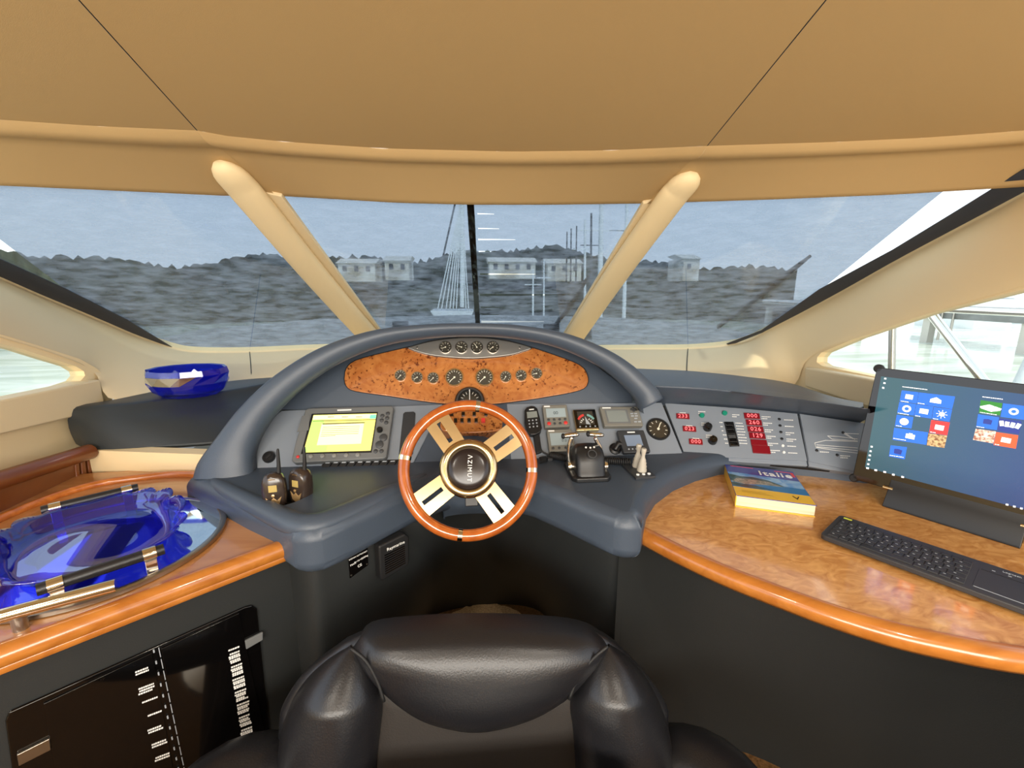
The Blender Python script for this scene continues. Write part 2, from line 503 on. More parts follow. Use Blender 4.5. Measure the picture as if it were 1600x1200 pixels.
# dark printed border along the lower edge of the side panes
fb = MB().loft([[GR.at(x, y, -.001) for x, y in ((1135, 537), (1190, 516), (1280, 452), (1395, 390), (1500, 326), (1600, 264))], [GR.at(x, y, -.001) for x, y in ((1140, 540), (1210, 512), (1300, 464), (1450, 382), (1530, 340), (1640, 281))]])
fb.build('trim_3', 'smoke_band' if 'smoke_band' in MATS else mat('smoke_band', (40, 48, 62), .4), kind='structure', label='dark navy border band along the right windscreen edge', solid=.002)
fb = MB().loft([[GL.at(x, y, -.001) for x, y in ((-120, 360), (0, 404), (105, 452), (200, 500), (262, 538))], [GL.at(x, y, -.001) for x, y in ((-120, 384), (0, 435), (125, 488), (215, 526), (275, 546))]])
fb.build('trim_4', 'smoke_band', kind='structure', label='dark navy border band along the left windscreen edge', solid=.002)
# pillars and the cream moulding under the windscreen
def pillar(name, G, L, plane, label):
    n = 40
    g = smoothline(G, n); lo = smoothline(L, n)
    rows = []
    N = 12
    for k in range(N+1):
        t = k/N; row = []
        for i, (a, b) in enumerate(zip(g, lo)):
            bow = math.sin(math.pi*t)*.030
            d = (b-a); nn = V((0, 0, 1)).cross(V((1, 0, 0)))
            inward = (CAM+V((0, .2, 0))-(a+b)/2).normalized()
            s = t*t*(3-2*t)
            row.append(a.lerp(b, .35*t+.65*s)+inward*bow)
        rows.append(row)
    rows.insert(0, [p-plane.n*.03 for p in g])
    o = MB().loft(rows).build(name, 'cream_vinyl', kind='structure', label=label, smooth=180)
    fl = MB()
    a = [p+(CAM-p).normalized()*.012 for p in g]
    b = [p.lerp(q, .16)+(CAM-p).normalized()*.026 for p, q in zip(g, lo)]
    return o
Gr = [(880, 546), (1000, 545.5), (1075, 545), (1135, 540), (1170, 531), (1210, 511), (1255, 488), (1320, 453), (1400, 408), (1500, 355), (1600, 302), (1800, 195)]
Lr = [(880, 575), (1000, 577), (1075, 580), (1140, 586), (1190, 592), (1240, 601), (1256, 590), (1258, 566), (1290, 545), (1355, 523), (1450, 490), (1600, 446), (1900, 350)]
Lr3 = [PZ(x, y, 1.0) for x, y in Lr[:5]]+[PX(1240, 601, 1.47)]+[PX(x, y, 1.497) for x, y in Lr[7:]]
Gr3 = [GR.at(x, y, .004) for x, y in Gr]
pillar('wall_right_pillar', Gr3, Lr3, GR, 'cream moulded pillar between right windscreen and side window')
Gl = [(600, 542), (480, 546), (390, 550), (310, 550), (270, 544), (215, 525), (170, 506), (125, 487), (60, 460), (0, 434), (-200, 350)]
Ll3 = [PZ(x, y, 1.0) for x, y in ((600, 577), (480, 586), (393, 592), (338, 598), (250, 609))]+[PZ(175, 624, 1.0)]+[PX(x, y, -1.397) for x, y in ((150, 585), (122, 567), (60, 545), (0, 527), (-200, 465))]
Gl3 = [GL.at(x, y, .004) for x, y in Gl]
pillar('wall_left_pillar', Gl3, Ll3, GL, 'cream moulded pillar between left windscreen and side window')
# thin seams in the cream moulding
for i, (a, b, xs) in enumerate((((1075, 545), (1073, 580), 0), ((390, 550), (393, 591), 0))):
    pl = GR if i == 0 else GL
    p, q = pl.at(*a, .006), PZ(*b, 1.001)
    inw = [((CAM+V((0, .2, 0))-(p+q)/2).normalized())*.030*math.sin(math.pi*t) for t in (0, .25, .5, .75, 1)]
    MB().tube([p.lerp(q, .35*t+.65*t*t*(3-2*t))+w_ for t, w_ in zip((0, .25, .5, .75, 1), inw)], .0022, seg=6).build('trim_%d' % (5+i), 'seam_black', kind='structure', label='thin dark joint in the %s cream moulding' % ('right', 'left')[i])
# side walls with their windows
def wall(name, X, outer, hole, label):
    mb = MB().poly([PX(x, y, X) for x, y in outer], [[PX(x, y, X) for x, y in hole]])
    sg = 1 if X > 0 else -1
    h = [PX(x, y, X) for x, y in hole]
    mb.loft([h+[h[0]], [p+V((sg*.05, 0, 0)) for p in h+[h[0]]]])
    return mb.build(name, 'cream_vinyl', kind='structure', label=label)
hl = [(-350, 433), (0, 537), (36, 546), (82, 561), (118, 572), (131, 580), (133, 587), (126, 595), (96, 605), (0, 626), (-350, 700)]
ol = [(-400, 412), (-200, 460), (0, 522), (60, 540), (125, 561), (150, 575), (170, 592), (178, 640), (190, 800), (-400, 1090)]
wall('wall_left', -1.40, ol, hl, 'cream cabin side wall around the left side window')
MB().poly([PX(x, y, -1.43) for x, y in hl]).build('window_4', 'window_glass', kind='structure', label='rounded left side window', solid=.005)
MB().prism([PX(x, y, -1.355) for x, y in ((-350, 700), (0, 626), (157, 593), (166, 640), (113, 652), (0, 679), (-350, 765))], (-.07, 0, 0)).build('trim_7', 'sill_cream', kind='structure', label='cream sill below the left side window', bevel=.006)
hr = [(1276, 566), (1277, 558), (1283, 551), (1337, 528), (1392, 509), (1447, 490), (1600, 452), (1900, 368), (1900, 690), (1600, 638), (1355, 586), (1285, 572)]
orr = [(1236, 606), (1240, 575), (1257, 556), (1290, 540), (1350, 519), (1450, 484), (1600, 440), (1960, 340), (1960, 1250), (1236, 800)]
wall('wall_right', 1.50, orr, hr, 'cream cabin side wall around the right side window')
MB().poly([PX(x, y, 1.53) for x, y in hr]).build('window_5', 'window_glass', kind='structure', label='rounded right side window', solid=.005)
MB().prism([PX(x, y, 1.45) for x, y in ((1257, 574), (1357, 592), (1600, 643), (1900, 715), (1900, 800), (1600, 690), (1350, 634), (1257, 604))], (.07, 0, 0)).build('trim_8', 'sill_cream', kind='structure', label='cream sill below the right side window', bevel=.008)
# rest of the saloon sides behind the camera, low walls under open window bands
for nm, X in (('wall_left_saloon', -1.75), ('wall_right_saloon', 1.9)):
    MB().box((X, -1.0, .5), .05, 3.6, 1.0).build(nm, 'cream_vinyl', kind='structure', label='low saloon side wall behind the helm')
# floor
MB().box((0, .1, -.03), 3.9, 5.6, .06).build('floor', 'carpet_dark', kind='structure', label='brown carpeted cabin floor')
MB().box((0, -2.85, 1.05), 3.9, .06, 2.1).build('wall_back', 'cream_vinyl', kind='structure', label='unseen aft wall added behind the camera to block low light')  # added to close the open back and cut light entering low down
fc_ = []
for k in range(49):
    a = math.pi*k/48; r_ = 1+random.uniform(-.012, .012)
    fc_.append(V((.035-.30*r_*math.cos(a), 1.20+.575*r_*math.sin(a)**.8, .006)))
MB().prism([V((.34, 1.0, .006)), V((-.27, 1.0, .006))]+fc_, V((0, 0, -.005))).build('floor_footwell', 'carpet', kind='structure', label='beige carpet at the bottom of the helm footwell')
mat('fill_lamp_diffuser', (250, 244, 230), .5, emit=(255, 236, 205), estr=2.0)
for i, lx in enumerate((-.72, .72)):  # out-of-view lamps added to brighten the dark footwell
    cl = thing('fill_lamp', V((lx, -.40, 2.085)), 'unseen round fill lamp added on the %s behind the helm chair' % ('left', 'right')[i], 'lamp', 'added fill lamps')
    MB().lathe([(.10, .012), (.10, -.004), (.085, -.008), (.08, -.004), (.08, .012)], Matrix.Translation((lx, -.40, 2.085)), seg=32, cap=False).build('bezel', 'chrome', cl, smooth=40)
    MB().lathe([(.081, 0), (.081, .004)], Matrix.Translation((lx, -.40, 2.082)), seg=32).build('diffuser', 'fill_lamp_diffuser', cl)
    ll = bpy.data.lights.new('fill_lamp_light', 'AREA'); ll.shape = 'DISK'; ll.size = .16; ll.energy = 10; ll.color = (1.0, .92, .80)
    lo = bpy.data.objects.new('fill_lamp_light', ll); col.objects.link(lo); lo.parent = cl; lo.location = (0, 0, -.012)
# ------------------------------------------------------------------ left wall joinery and padded shelf
MB().tube([PX(-350, 855, -1.27), PX(0, 750, -1.27), PX(139, 706, -1.27)], .028, seg=14, flat=.9).build('trim_9', 'dark_cherry', kind='structure', label='dark cherry rail above the wood panelling on the left wall', smooth=60)
wp = thing('wood_panelling', PX(60, 830, -1.29), 'dark cherry wall panel with a fluted end beside the left counter', 'panelling')
MB().prism([PX(x, y, -1.29) for x, y in ((-350, 865), (0, 758), (118, 720), (128, 790), (-60, 900), (-350, 1060))], (-.04, 0, 0)).build('panel', 'dark_cherry', wp)
for i, (a, b, c, d) in enumerate((((118, 721), (124, 719), (131, 790), (125, 790)), ((127, 718), (134, 716), (141, 790), (134, 790)), ((137, 715), (146, 713), (155, 790), (146, 790)))):
    MB().prism([PX(x, y, -1.285) for x, y in (a, b, c, d)], (-.04, 0, 0)).build('fluted_slat', 'dark_cherry', wp, bevel=.004)
MB().prism([PX(x, y, -1.30) for x, y in ((114, 722), (150, 712), (160, 800), (120, 800))], (-.03, 0, 0)).build('groove_backing', 'seam_black', wp)
A, B = PX(152, 775, -1.285), PZ(312, 740, .80)
A.z = .8
d = (B-A).normalized()
MB().prism([V((p.x, p.y, z)) for p, z in ((A, .60), (B+d*.12, .60), (B+d*.12, .868), (A, .868))], V((0, .05, 0))).build('wall_front_left', 'cream_vinyl', kind='structure', label='cream wall between the padded shelf and the left counter')
sh = thing('padded_shelf', PZ(250, 660, .86), 'black padded leather shelf below the left windscreen, under the blue bowl', 'shelf')
bk = smoothline([PZ(x, y, 1.0) for x, y in ((100, 636), (175, 625), (250, 610), (338, 597), (393, 591), (430, 588), (452, 586))], 24)
fr = smoothline([PZ(x, y, 1.0) for x, y in ((114, 636), (160, 633), (220, 628), (330, 614), (390, 604), (420, 598), (440, 594))], 24)
fb = smoothline([PZ(x, y, .865) for x, y in ((119, 694), (150, 704), (250, 699), (330, 693), (370, 689), (390, 686), (405, 684))], 24)
rows = [[p+V((0, .05, -.02)) for p in bk], bk]
for t in (.0, .06, .16): rows.append([p+(q-p)*t*.0+V((0, .03*(1-t/.16), 0)) for p, q in zip(fr, fb)])
rows += [[p+V((0, -.014, -.006)) for p in fr], [p+V((0, -.022, -.018)) for p in fr]]
for t in (.3, .5, .7, .85, .95, 1): rows.append([p.lerp(q, t)+V((0, -.022*(1-t)-.012*math.sin(math.pi*t), 0)) for p, q in zip(fr, fb)])
rows += [[p+V((0, .02, -.012)) for p in fb], [p+V((0, .5, -.012)) for p in fb]]
MB().loft(rows).build('padding', 'shelf_leather', sh, smooth=180)
cap = [r[0] for r in rows]
MB().poly(cap).build('end_panel', 'shelf_leather', sh)

# ------------------------------------------------------------------ helm console
PA = Plane((0, 1.35, .86), (1, 0, 0), (0, 1, 1))
PB = Plane((.709, 1.363, .86), (.966, -.26, 0), (.26*.707, .966*.707, .707))
PW = Plane((0, 1.50, 1.0), (1, 0, 0), (0, .423, .906))
PH = Plane((0, 1.31, .86), (1, 0, 0), (0, .14, .41))
helm = thing('helm_console', V((0, 1.25, 0)), 'grey leather helm console with an arched hood around the instruments', 'console')
# hood
Oc = [(303, 748), (312, 722), (340, 684), (378, 636), (430, 588), (500, 545), (580, 518), (660, 508), (735, 506), (810, 509), (880, 521), (940, 543), (985, 570), (1022, 604), (1034, 622)]
Ic = [(396, 745), (394, 716), (404, 686), (428, 650), (474, 606), (535, 566), (603, 540), (672, 529), (735, 526), (798, 529), (862, 541), (915, 562), (955, 586), (992, 622), (1000, 640)]
n = 60
O = smoothline([PH.at(x, y) for x, y in Oc], n); I = smoothline([PH.at(x, y, -.012) for x, y in Ic], n)
Ow = smoothline([PW.at(x, y) for x, y in [(735+(a-735)*1.03, 560+(b-560)*1.1) for a, b in Ic]], n)
rows = []
for i, (o, q) in enumerate(zip(O, I)):
    e = min(1, i/14.0)                                 # the hood grows out of the lip at its left foot
    e2 = min(1, (n-1-i)/10.0)
    d = o-q
    tun = q+(Ow[i]-q)*(.85 if e >= 1 else .2)
    r = [tun, q+V((0, .03, 0))]
    K = 10
    for k in range(K+1):
        a = math.pi*k/K
        r.append(q+d*(.5-.5*math.cos(a))+PH.n*(.035*math.sin(a)**.8 if 0 < k < K else 0))
    depth = .20*min(1, .25+e*.75)
    r += [o+V((0, .03, -.004)), o+V((0, depth*.6, -.02)), o+V((0, depth, -.05)), o+V((0, depth+.15, -.16))]
    rows.append(r)
hm = MB().loft(rows); hm.f.append(tuple(range((n-1)*len(rows[0])+2, (n-1)*len(rows[0])+len(rows[0]))))
hm.build('hood', 'helm_leather', helm, smooth=180)
# dark recess board behind the instruments
rb = MB().prism([PW.at(735+(a-735)*1.02, 560+(b-560)*1.06, -.006) for a, b in Ic[4:12]]+[PW.at(985, 612, -.006), PW.at(990, 640, -.006), PW.at(430, 640, -.006)], -PW.n*.02)
rb.build('recess_board', 'helm_leather', helm)
# lower instrument boards
MB().prism([PA.at(x, y) for x, y in ((372, 736), (388, 690), (408, 664), (440, 641), (692, 631), (640, 735))], -PA.n*.03).build('instrument_board', 'panel_grey', helm, bevel=.004)
MB().prism([PA.at(x, y) for x, y in ((792, 631), (1034, 629), (1068, 712), (800, 740))], -PA.n*.03).build('instrument_board', 'panel_grey', helm, bevel=.002)
MB().prism([PA.at(x, y, -.002) for x, y in ((690, 631), (794, 631), (802, 745), (636, 745))], -PA.n*.03).build('column_board', 'helm_leather', helm, bevel=.004)
MB().prism([PB.at(x, y, -.003) for x, y in ((1038, 629.5), (1150, 637), (1246, 646), (1262, 728), (1160, 722), (1071, 714))], -PB.n*.03).build('instrument_board', 'panel_grey', helm, bevel=.002)
MB().prism([PB.at(x, y, -.003) for x, y in ((1249, 646), (1350, 661), (1358, 662.5), (1364, 745), (1264, 728))], -PB.n*.03).build('instrument_board', 'panel_grey', helm, bevel=.002)
MB().prism([PB.at(x, y, -.012) for x, y in ((1020, 632), (1355, 664), (1360, 742), (1060, 712))], -PB.n*.01).build('joint_backing', 'seam_black', helm)
# padded rail and dash top on the right
Rt = [(1002, 624), (1034, 626), (1100, 631), (1180, 637), (1248, 644), (1300, 651), (1347, 658.5)]
e0 = smoothline([(PA if x < 1036 else PB).at(x, y, .002) for x, y in Rt], 36)
e1 = smoothline([PZ(x, y, 1.075) for x, y in ((1003, 600.5), (1022, 602), (1100, 606), (1180, 616), (1248, 624), (1300, 631), (1348, 638))], 36)
e2 = smoothline([PZ(x, y, 1.04) for x, y in ((1000, 588), (1030, 589.5), (1100, 592), (1180, 602), (1248, 611), (1290, 618), (1320, 624), (1349, 629))], 36)
e3 = smoothline([PZ(x, y, 1.0) for x, y in ((985, 575), (1030, 577), (1075, 579), (1140, 585), (1190, 591), (1240, 600), (1290, 618), (1345, 630))], 36)
rows = [[p+V((0, .02, -.02)) for p in e0], e0]
for t in (.15, .35, .55, .75, .9):
    rows.append([p.lerp(q, t)+V((-.08, -.9, .35))*(.03*math.sin(math.pi*min(1, t*.62+.12))) for p, q in zip(e0, e1)])
rows += [[p+V((0, -.004, .0)) for p in e1], [p.lerp(q, .5)+V((0, 0, .002)) for p, q in zip(e1, e2)], e2, e3, [p+V((0, .1, -.02)) for p in e3]]
MB().loft(rows).build('dash_rail', 'helm_leather', helm, smooth=180)
# shelf with the two noses either side of the wheel
TOP, BOT = .862, .738
plan = [(-.838, 1.345), (-.835, 1.30), (-.79, 1.262), (-.69, 1.188), (-.57, 1.092), (-.46, 1.012), (-.42, .976), (-.385, .958), (-.348, .975), (-.30, 1.018), (-.235, 1.095), (-.165, 1.175), (-.085, 1.235), (0, 1.255),
        (.085, 1.235), (.165, 1.175), (.235, 1.095), (.30, 1.012), (.337, .968), (.37, .945), (.405, .955), (.425, .99), (.455, 1.05), (.51, 1.125), (.60, 1.205), (.70, 1.265), (.80, 1.305), (.92, 1.325), (1.10, 1.265), (1.25, 1.19), (1.30, 1.26), (1.0, 1.42), (.6, 1.45), (-.6, 1.45)]
core = MB().prism([V((x, y, TOP)) for x, y in plan], V((0, 0, BOT-TOP)))
top = core.build('console_top', 'helm_leather', helm, bevel=.045, seg=8, angle=50)
hc = PZ(449, 776, TOP)
hu = (PZ(483, 762, TOP)-PZ(414, 790, TOP)); hu.z = 0
hM = Matrix.Translation((hc.x, hc.y, 0)) @ Matrix.Rotation(math.atan2(hu.y, hu.x), 4, 'Z') @ Matrix.Diagonal((1.0, .74, 1, 1))
cut = MB().lathe([(hu.length*.5, .825), (hu.length*.5, .90)], hM, seg=36)
cme = cut.mesh('cutter', V()); co = bpy.data.objects.new('cutter', cme); col.objects.link(co)
bm_ = top.modifiers.new('pocket', 'BOOLEAN'); bm_.object = co; bm_.operation = 'DIFFERENCE'
bpy.context.view_layer.update()
nm = bpy.data.meshes.new_from_object(top.evaluated_get(bpy.context.evaluated_depsgraph_get()))
nm.materials.clear(); nm.materials.append(MATS['helm_leather'])
top.modifiers.clear(); top.data = nm
bpy.data.objects.remove(co)
MB().lathe([(hu.length*.497, .858), (hu.length*.497, .827), (.001, .827)], hM, seg=36, cap=False).build('pocket_liner', 'seam_black', helm, smooth=40)
# raised lip round the left tray of the console
lp = smoothline([V((x, y, TOP-.012)) for x, y in ((-.765, 1.30), (-.68, 1.222), (-.57, 1.132), (-.47, 1.052), (-.415, 1.015), (-.37, 1.013), (-.325, 1.052), (-.26, 1.13), (-.19, 1.21), (-.13, 1.27))], 40)
MB().tube(lp, [.012+.020*math.sin(math.pi*min(1, i/39*1.0)) ** .5 for i in range(40)], seg=14, flat=.8).build('lip', 'helm_leather', helm, smooth=180)
# steering column cowl behind the wheel
rows = []
for t in range(9):
    u = t/8
    y = 1.47-.25*u; z = .955-.115*u; hw = .062+.02*u
    rows.append([V((-.012+hw*math.sin(a), y-.04*math.cos(a)*(1-abs(u-.5)), z+.022*math.cos(a)-.01)) for a in [math.radians(-110+220*k/12) for k in range(13)]])
rows.append([V((p.x, p.y+.05, p.z-.12)) for p in rows[-1]])
MB().loft(rows).build('column_cowl', 'helm_leather', helm, smooth=180)
# footwell lining below the console
T = smoothline([V((x, y, .76)) for x, y in ((-.50, 1.07), (-.40, 1.0), (-.345, 1.035), (-.25, 1.125), (-.16, 1.22), (-.08, 1.275), (0, 1.295), (.08, 1.275), (.16, 1.22), (.25, 1.12), (.335, 1.03), (.38, 1.0))], 48)
M_ = smoothline([V((x, y, .48)) for x, y in ((-.50, 1.07), (-.40, 1.0), (-.345, 1.035), (-.25, 1.118), (-.165, 1.20), (-.09, 1.40), (.02, 1.50), (.10, 1.42), (.20, 1.30), (.29, 1.16), (.355, 1.04), (.385, 1.0))], 48)
Bt = smoothline([V((x, y, .0)) for x, y in ((-.50, 1.07), (-.40, 1.0), (-.38, 1.2), (-.33, 1.45), (-.25, 1.65), (-.17, 1.735), (.035, 1.775), (.25, 1.735), (.33, 1.6), (.37, 1.35), (.385, 1.15), (.388, 1.0))], 48)
rows = []
for k in range(15):
    t = k/14
    rows.append([a*(1-t)**2+m*2*t*(1-t)+b*t*t if t else a for a, m, b in zip(T, [m*1.5-(a+b)*.25 for a, m, b in zip(T, M_, Bt)], Bt)])
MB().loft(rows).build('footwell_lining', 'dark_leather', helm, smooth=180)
rw = smoothline([V((x, y, 0)) for x, y in ((.365, .992), (.5, 1.05), (.65, 1.08), (.8, 1.05), (.95, .94), (1.05, .78), (1.1, .5), (1.1, -.2))], 40)
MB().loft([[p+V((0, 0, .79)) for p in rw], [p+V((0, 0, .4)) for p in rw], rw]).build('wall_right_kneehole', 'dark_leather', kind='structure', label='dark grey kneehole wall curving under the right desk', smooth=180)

# ------------------------------------------------------------------ burl panel and gauges
def capouter(px, n): return smoothline(px, n)
bo = [(538, 592), (541, 576), (556, 563), (600, 551), (650, 540), (700, 531), (735, 529), (770, 531), (820, 540), (870, 556), (905, 570), (917, 584), (918, 600), (905, 610), (860, 619), (800, 628), (735, 633), (670, 628), (610, 619), (555, 611), (541, 603)]
bo = [(p.x, p.y) for p in smoothline(bo+[bo[0]], 64)[:-1]]
rim = MB().prism([PW.at(735+(x-735)*1.006, 590+(y-590)*1.02, .001) for x, y in bo], -PW.n*.004)
rim.build('panel_gasket', 'seam_black', helm)
slab(PW, bo, .006).build('burl_panel', 'dash_burl', helm, label='orange burl wood instrument panel', bevel=.002)
po = [(636, 543), (650, 549), (680, 556), (735, 560), (790, 556), (818, 549), (830, 543), (800, 534), (770, 529), (735, 527), (700, 529), (668, 534)]
po = [(p.x, p.y) for p in smoothline(po+[po[0]], 48)[:-1]]
slab(PW, [(735+(x-735)*1.008, 544+(y-544)*1.06) for x, y in po], .010).build('pod_gasket', 'seam_black', helm)
slab(PW, po, .016).build('gauge_pod', 'pewter', helm, label='grey satin crescent gauge pod', bevel=.003)
for x, y in ((652, 543), (812, 543)):
    MB().lathe([(.003, 0), (.003, .002)], PW.frame(PW.at(x, y, .016)), seg=10).build('screw', 'chrome', helm)
def gauge(plane, x, y, rpx, label, off, needle=-40, name='engine_gauge', group=None, ticks=9, bez='chrome'):
    p = plane.at(x, y, off); r = rpx*plane.scale(x, y); M = plane.frame(p)
    g = thing(name, p, label, 'gauge', group)
    MB().lathe([(r, 0), (r, .006), (r*.97, .008), (r*.86, .008), (r*.82, .004), (r*.82, 0)], M, seg=28, cap=False).build('bezel', bez, g, smooth=40)
    f = MB().lathe([(r*.84, .001), (r*.84, .003)], M, seg=28).build('dial', 'dial_face', g, smooth=30)
    tk = MB()
    for k in range(ticks):
        a = math.radians(225-270*k/(ticks-1)); c, s_ = math.cos(a), math.sin(a)
        R = M @ Matrix.Rotation(a, 4, 'Z')
        tk.box((r*.68, 0, .0034), r*.18, r*.05, .0006, R)
    tk.build('scale_mark', 'print_white', f)
    R = M @ Matrix.Rotation(math.radians(needle), 4, 'Z')
    nd = MB().box((r*.25, 0, .0045), r*.75, r*.07, .0008, R).lathe([(r*.11, .004), (r*.11, .0055)], M, seg=10)
    nd.build('needle', 'needle', g)
    MB().lathe([(r*.83, .0065), (r*.83, .0070)], M, seg=24).build('glass', 'dial_glass', g)
    return g
ordn = ['leftmost', 'second from left', 'third from left', 'rightmost']
for i, x in enumerate((696, 721, 745, 770)):
    gauge(PW, x, 543, 9.6, 'small round gauge in the grey pod on top, %s of four' % ordn[i], .016, (200, 160, 120, 215)[i], group='gauges in the grey pod')
for i, (x, y) in enumerate(((626, 587), (652, 590), (677, 591))):
    gauge(PW, x, y, 9.2, 'small round gauge on burl left of the big dials, %s' % ('outermost', 'middle of three', 'nearest the big dial')[i], .006, (230, 210, 225)[i], group='small gauges on the burl panel')
for i, (x, y) in enumerate(((790, 589), (814, 587), (838, 584))):
    gauge(PW, x, y, 9.2, 'small round gauge on burl right of the big dials, %s' % ('nearest the big dial', 'middle of three', 'outermost')[i], .006, (240, 200, 190)[i], group='small gauges on the burl panel')
gauge(PW, 710, 590, 14.5, 'left of the two large rev counters on the burl panel', .006, 222, name='rev_counter', group='rev counters', ticks=13, bez='brushed')
gauge(PW, 757, 590, 14.5, 'right of the two large rev counters on the burl panel', .006, 222, name='rev_counter', group='rev counters', ticks=13, bez='brushed')
# compass behind the wheel
cp = PW.at(734, 628, .012); M = PW.frame(cp); r = 23*PW.scale(734, 628)
cpt = thing('compass', cp, 'black domed compass at the foot of the burl panel', 'compass')
MB().lathe([(r, 0), (r, .012), (r*.9, .02), (r*.78, .02), (r*.76, .008), (.0005, .008)], M, seg=32, cap=False).build('housing', 'black_plastic', cpt, smooth=40)
card = MB().lathe([(r*.72, .009), (r*.55, .018), (r*.3, .023), (.0005, .025)], M, seg=24, cap=False).build('compass_card', 'dial_face', cpt, smooth=60)
tk = MB()
for k in range(16):
    R = M @ Matrix.Rotation(2*math.pi*k/16, 4, 'Z'); tk.box((r*.55, 0, .0195), r*.16, r*.03, .001, R)
tk.build('card_mark', 'print_white', card)
MB().box((0, r*.4, .026), r*.05, r*.7, .001, M).build('lubber_line', 'print_white', cpt)
MB().lathe([(r*.77, .012), (r*.6, .026), (r*.3, .033), (.0005, .035)], M, seg=24, cap=False).build('dome', 'dial_glass', cpt, smooth=60)

# ------------------------------------------------------------------ devices on the left board
def round_button(plane, r, h, mname, seg=12):
    me = MB().lathe([(r, 0), (r, h*.7), (r*.8, h), (.0004, h)], Matrix(), seg=seg, cap=False).mesh('button', V(), 50)
    me.materials.append(MATS[mname]); return me
def put(name, me, plane, x, y, off, parent, rot=0):
    return link(name, me, parent, matrix=plane.frame(plane.at(x, y, off)) @ Matrix.Rotation(rot, 4, 'Z'))
def flat(plane, px, off, name, m, parent, th=.0006, label=None):
    return tag(slab(plane, px, th, off).build(name, m, parent), label)
cpl = thing('chartplotter', PA.at(530, 724), 'large grey chartplotter with a lit yellow green screen', 'chartplotter')
slab(PA, [(477, 640), (482, 637.5), (611, 634), (615, 637), (604, 713), (600, 716), (460, 723), (455, 719), (462, 690)], .022).build('casing', 'grey_plastic', cpl, bevel=.004)
flat(PA, [(487, 646.5), (590.5, 643.5), (580.5, 707), (470, 709.5)], .022, 'screen_surround', 'black_plastic', cpl)
mat('chart_yellow', (236, 226, 110), .3, emit=(238, 230, 128), estr=.75)
mat('chart_green', (170, 226, 110), .3, emit=(172, 228, 118), estr=.75)
mat('chart_pale', (248, 242, 176), .3, emit=(250, 244, 186), estr=.8)
mat('chart_line', (130, 128, 84), .5)
mat('chart_teal', (120, 206, 180), .3, emit=(120, 206, 180), estr=.5)
scr = flat(PA, [(490, 648.5), (588.5, 646), (579, 704), (474, 707)], .0226, 'screen', 'chart_yellow', cpl)
flat(PA, [(488, 656), (506, 655.5), (513, 690), (510, 705.6), (475, 706.4)], .0232, 'map_area', 'chart_green', scr)
flat(PA, [(490, 649.4), (588, 646.8), (587, 653), (488.6, 655.5)], .0232, 'title_bar', 'chart_pale', scr)
flat(PA, [(578.5, 648.2), (588, 647.8), (587, 654), (577, 654.3)], .0236, 'corner_icon', 'chart_teal', scr)
flat(PA, [(503, 662), (569, 660), (564, 693), (495, 695.5)], .0238, 'message_box', 'chart_pale', scr)
flat(PA, [(504, 661.5), (570, 659.5), (569.6, 661.3), (503.6, 663.4)], .0244, 'message_title', 'chart_line', scr)
tl = MB()
for k in range(6):
    y = 667+k*2.9; x0 = 504.5-k*.75; x1 = 562-k*.5 if k < 5 else 524
    tl.prism([PA.at(a, b, .0246) for a, b in ((x0, y), (x1, y-1.6), (x1, y-.9), (x0, y+.7))], -PA.n*.0002)
for k in range(3): tl.prism([PA.at(a, b, .0246) for a, b in ((512+k*22, 651), (522+k*22, 650.7), (522+k*22, 651.6), (512+k*22, 651.9))], -PA.n*.0002)
tl.build('text_lines', 'chart_line', scr)
flat(PA, [(489, 657.6), (587, 655), (586.8, 656), (488.8, 658.6)], .0240, 'divider', 'chart_line', scr)
flat(PA, [(527, 640), (549, 639.2), (549, 641.2), (527, 642)], .0222, 'nameplate', 'print_white', cpl)
flat(PA, [(472, 650), (484, 648), (482, 672), (464, 675)], .0222, 'card_door', 'grey_plastic', cpl, th=.002)
sc_ = PA.scale(540, 680)
b5 = round_button(PA, 3.4*sc_, .005, 'button_light'); b3 = round_button(PA, 3.1*sc_, .004, 'button_grey'); bk_ = round_button(PA, 4.6*sc_, .012, 'black_plastic', 16); bd = round_button(PA, 6*sc_, .005, 'button_grey', 18); br = round_button(PA, 2.4*sc_, .003, 'red_button')
for x, y in ((486, 713.5), (504, 713), (522.5, 712.4), (541, 711.8), (559, 711.2)): put('soft_key', b5, PA, x, y, .022, cpl)
for x, y in ((606, 646.5), (597.5, 650), (605, 653.5), (596.5, 657), (603.5, 660.5), (587, 705.3), (596, 705)): put('key', b3, PA, x, y, .022, cpl)
put('rotary_knob', bk_, PA, 593.5, 672.5, .022, cpl); put('range_rocker', bd, PA, 599, 684, .022, cpl); put('cursor_pad', bd, PA, 593, 695, .022, cpl); put('power_light', br, PA, 465.5, 714, .022, cpl)
# rocker bank
rk = thing('rocker_bank', PA.at(565, 730), 'row of ten black rocker switches under the chartplotter', 'switches')
flat(PA, [(506, 721), (640, 717.5), (634, 731), (499, 735)], 0, 'backplate', 'black_plastic', rk, th=.003)
for k in range(10):
    x0 = 507.5+k*12.7; y0 = 722-k*.33
    s1 = slab(PA, [(x0, y0), (x0+11, y0-.3), (x0+4.6, y0+10.6), (x0-6.2, y0+11)], .007, .003).build('rocker', 'rubber', rk, bevel=.0012, seg=2)
    flat(PA, [(x0+1.5, y0+.5), (x0+8, y0+.3), (x0+7.2, y0+1.9), (x0+.6, y0+2.1)], .010, 'label_strip', 'print_grey', s1)
bp = thing('blanking_plate', PA.at(636, 712), 'tall dark rounded blanking plate left of the wheel', 'plate')
slab(PA, [(630, 646), (633, 643.5), (646, 643), (649, 645.5), (645, 709), (641, 712), (626, 712.5), (623, 710)], .004).build('plate', 'dark_plastic', bp, bevel=.0015)
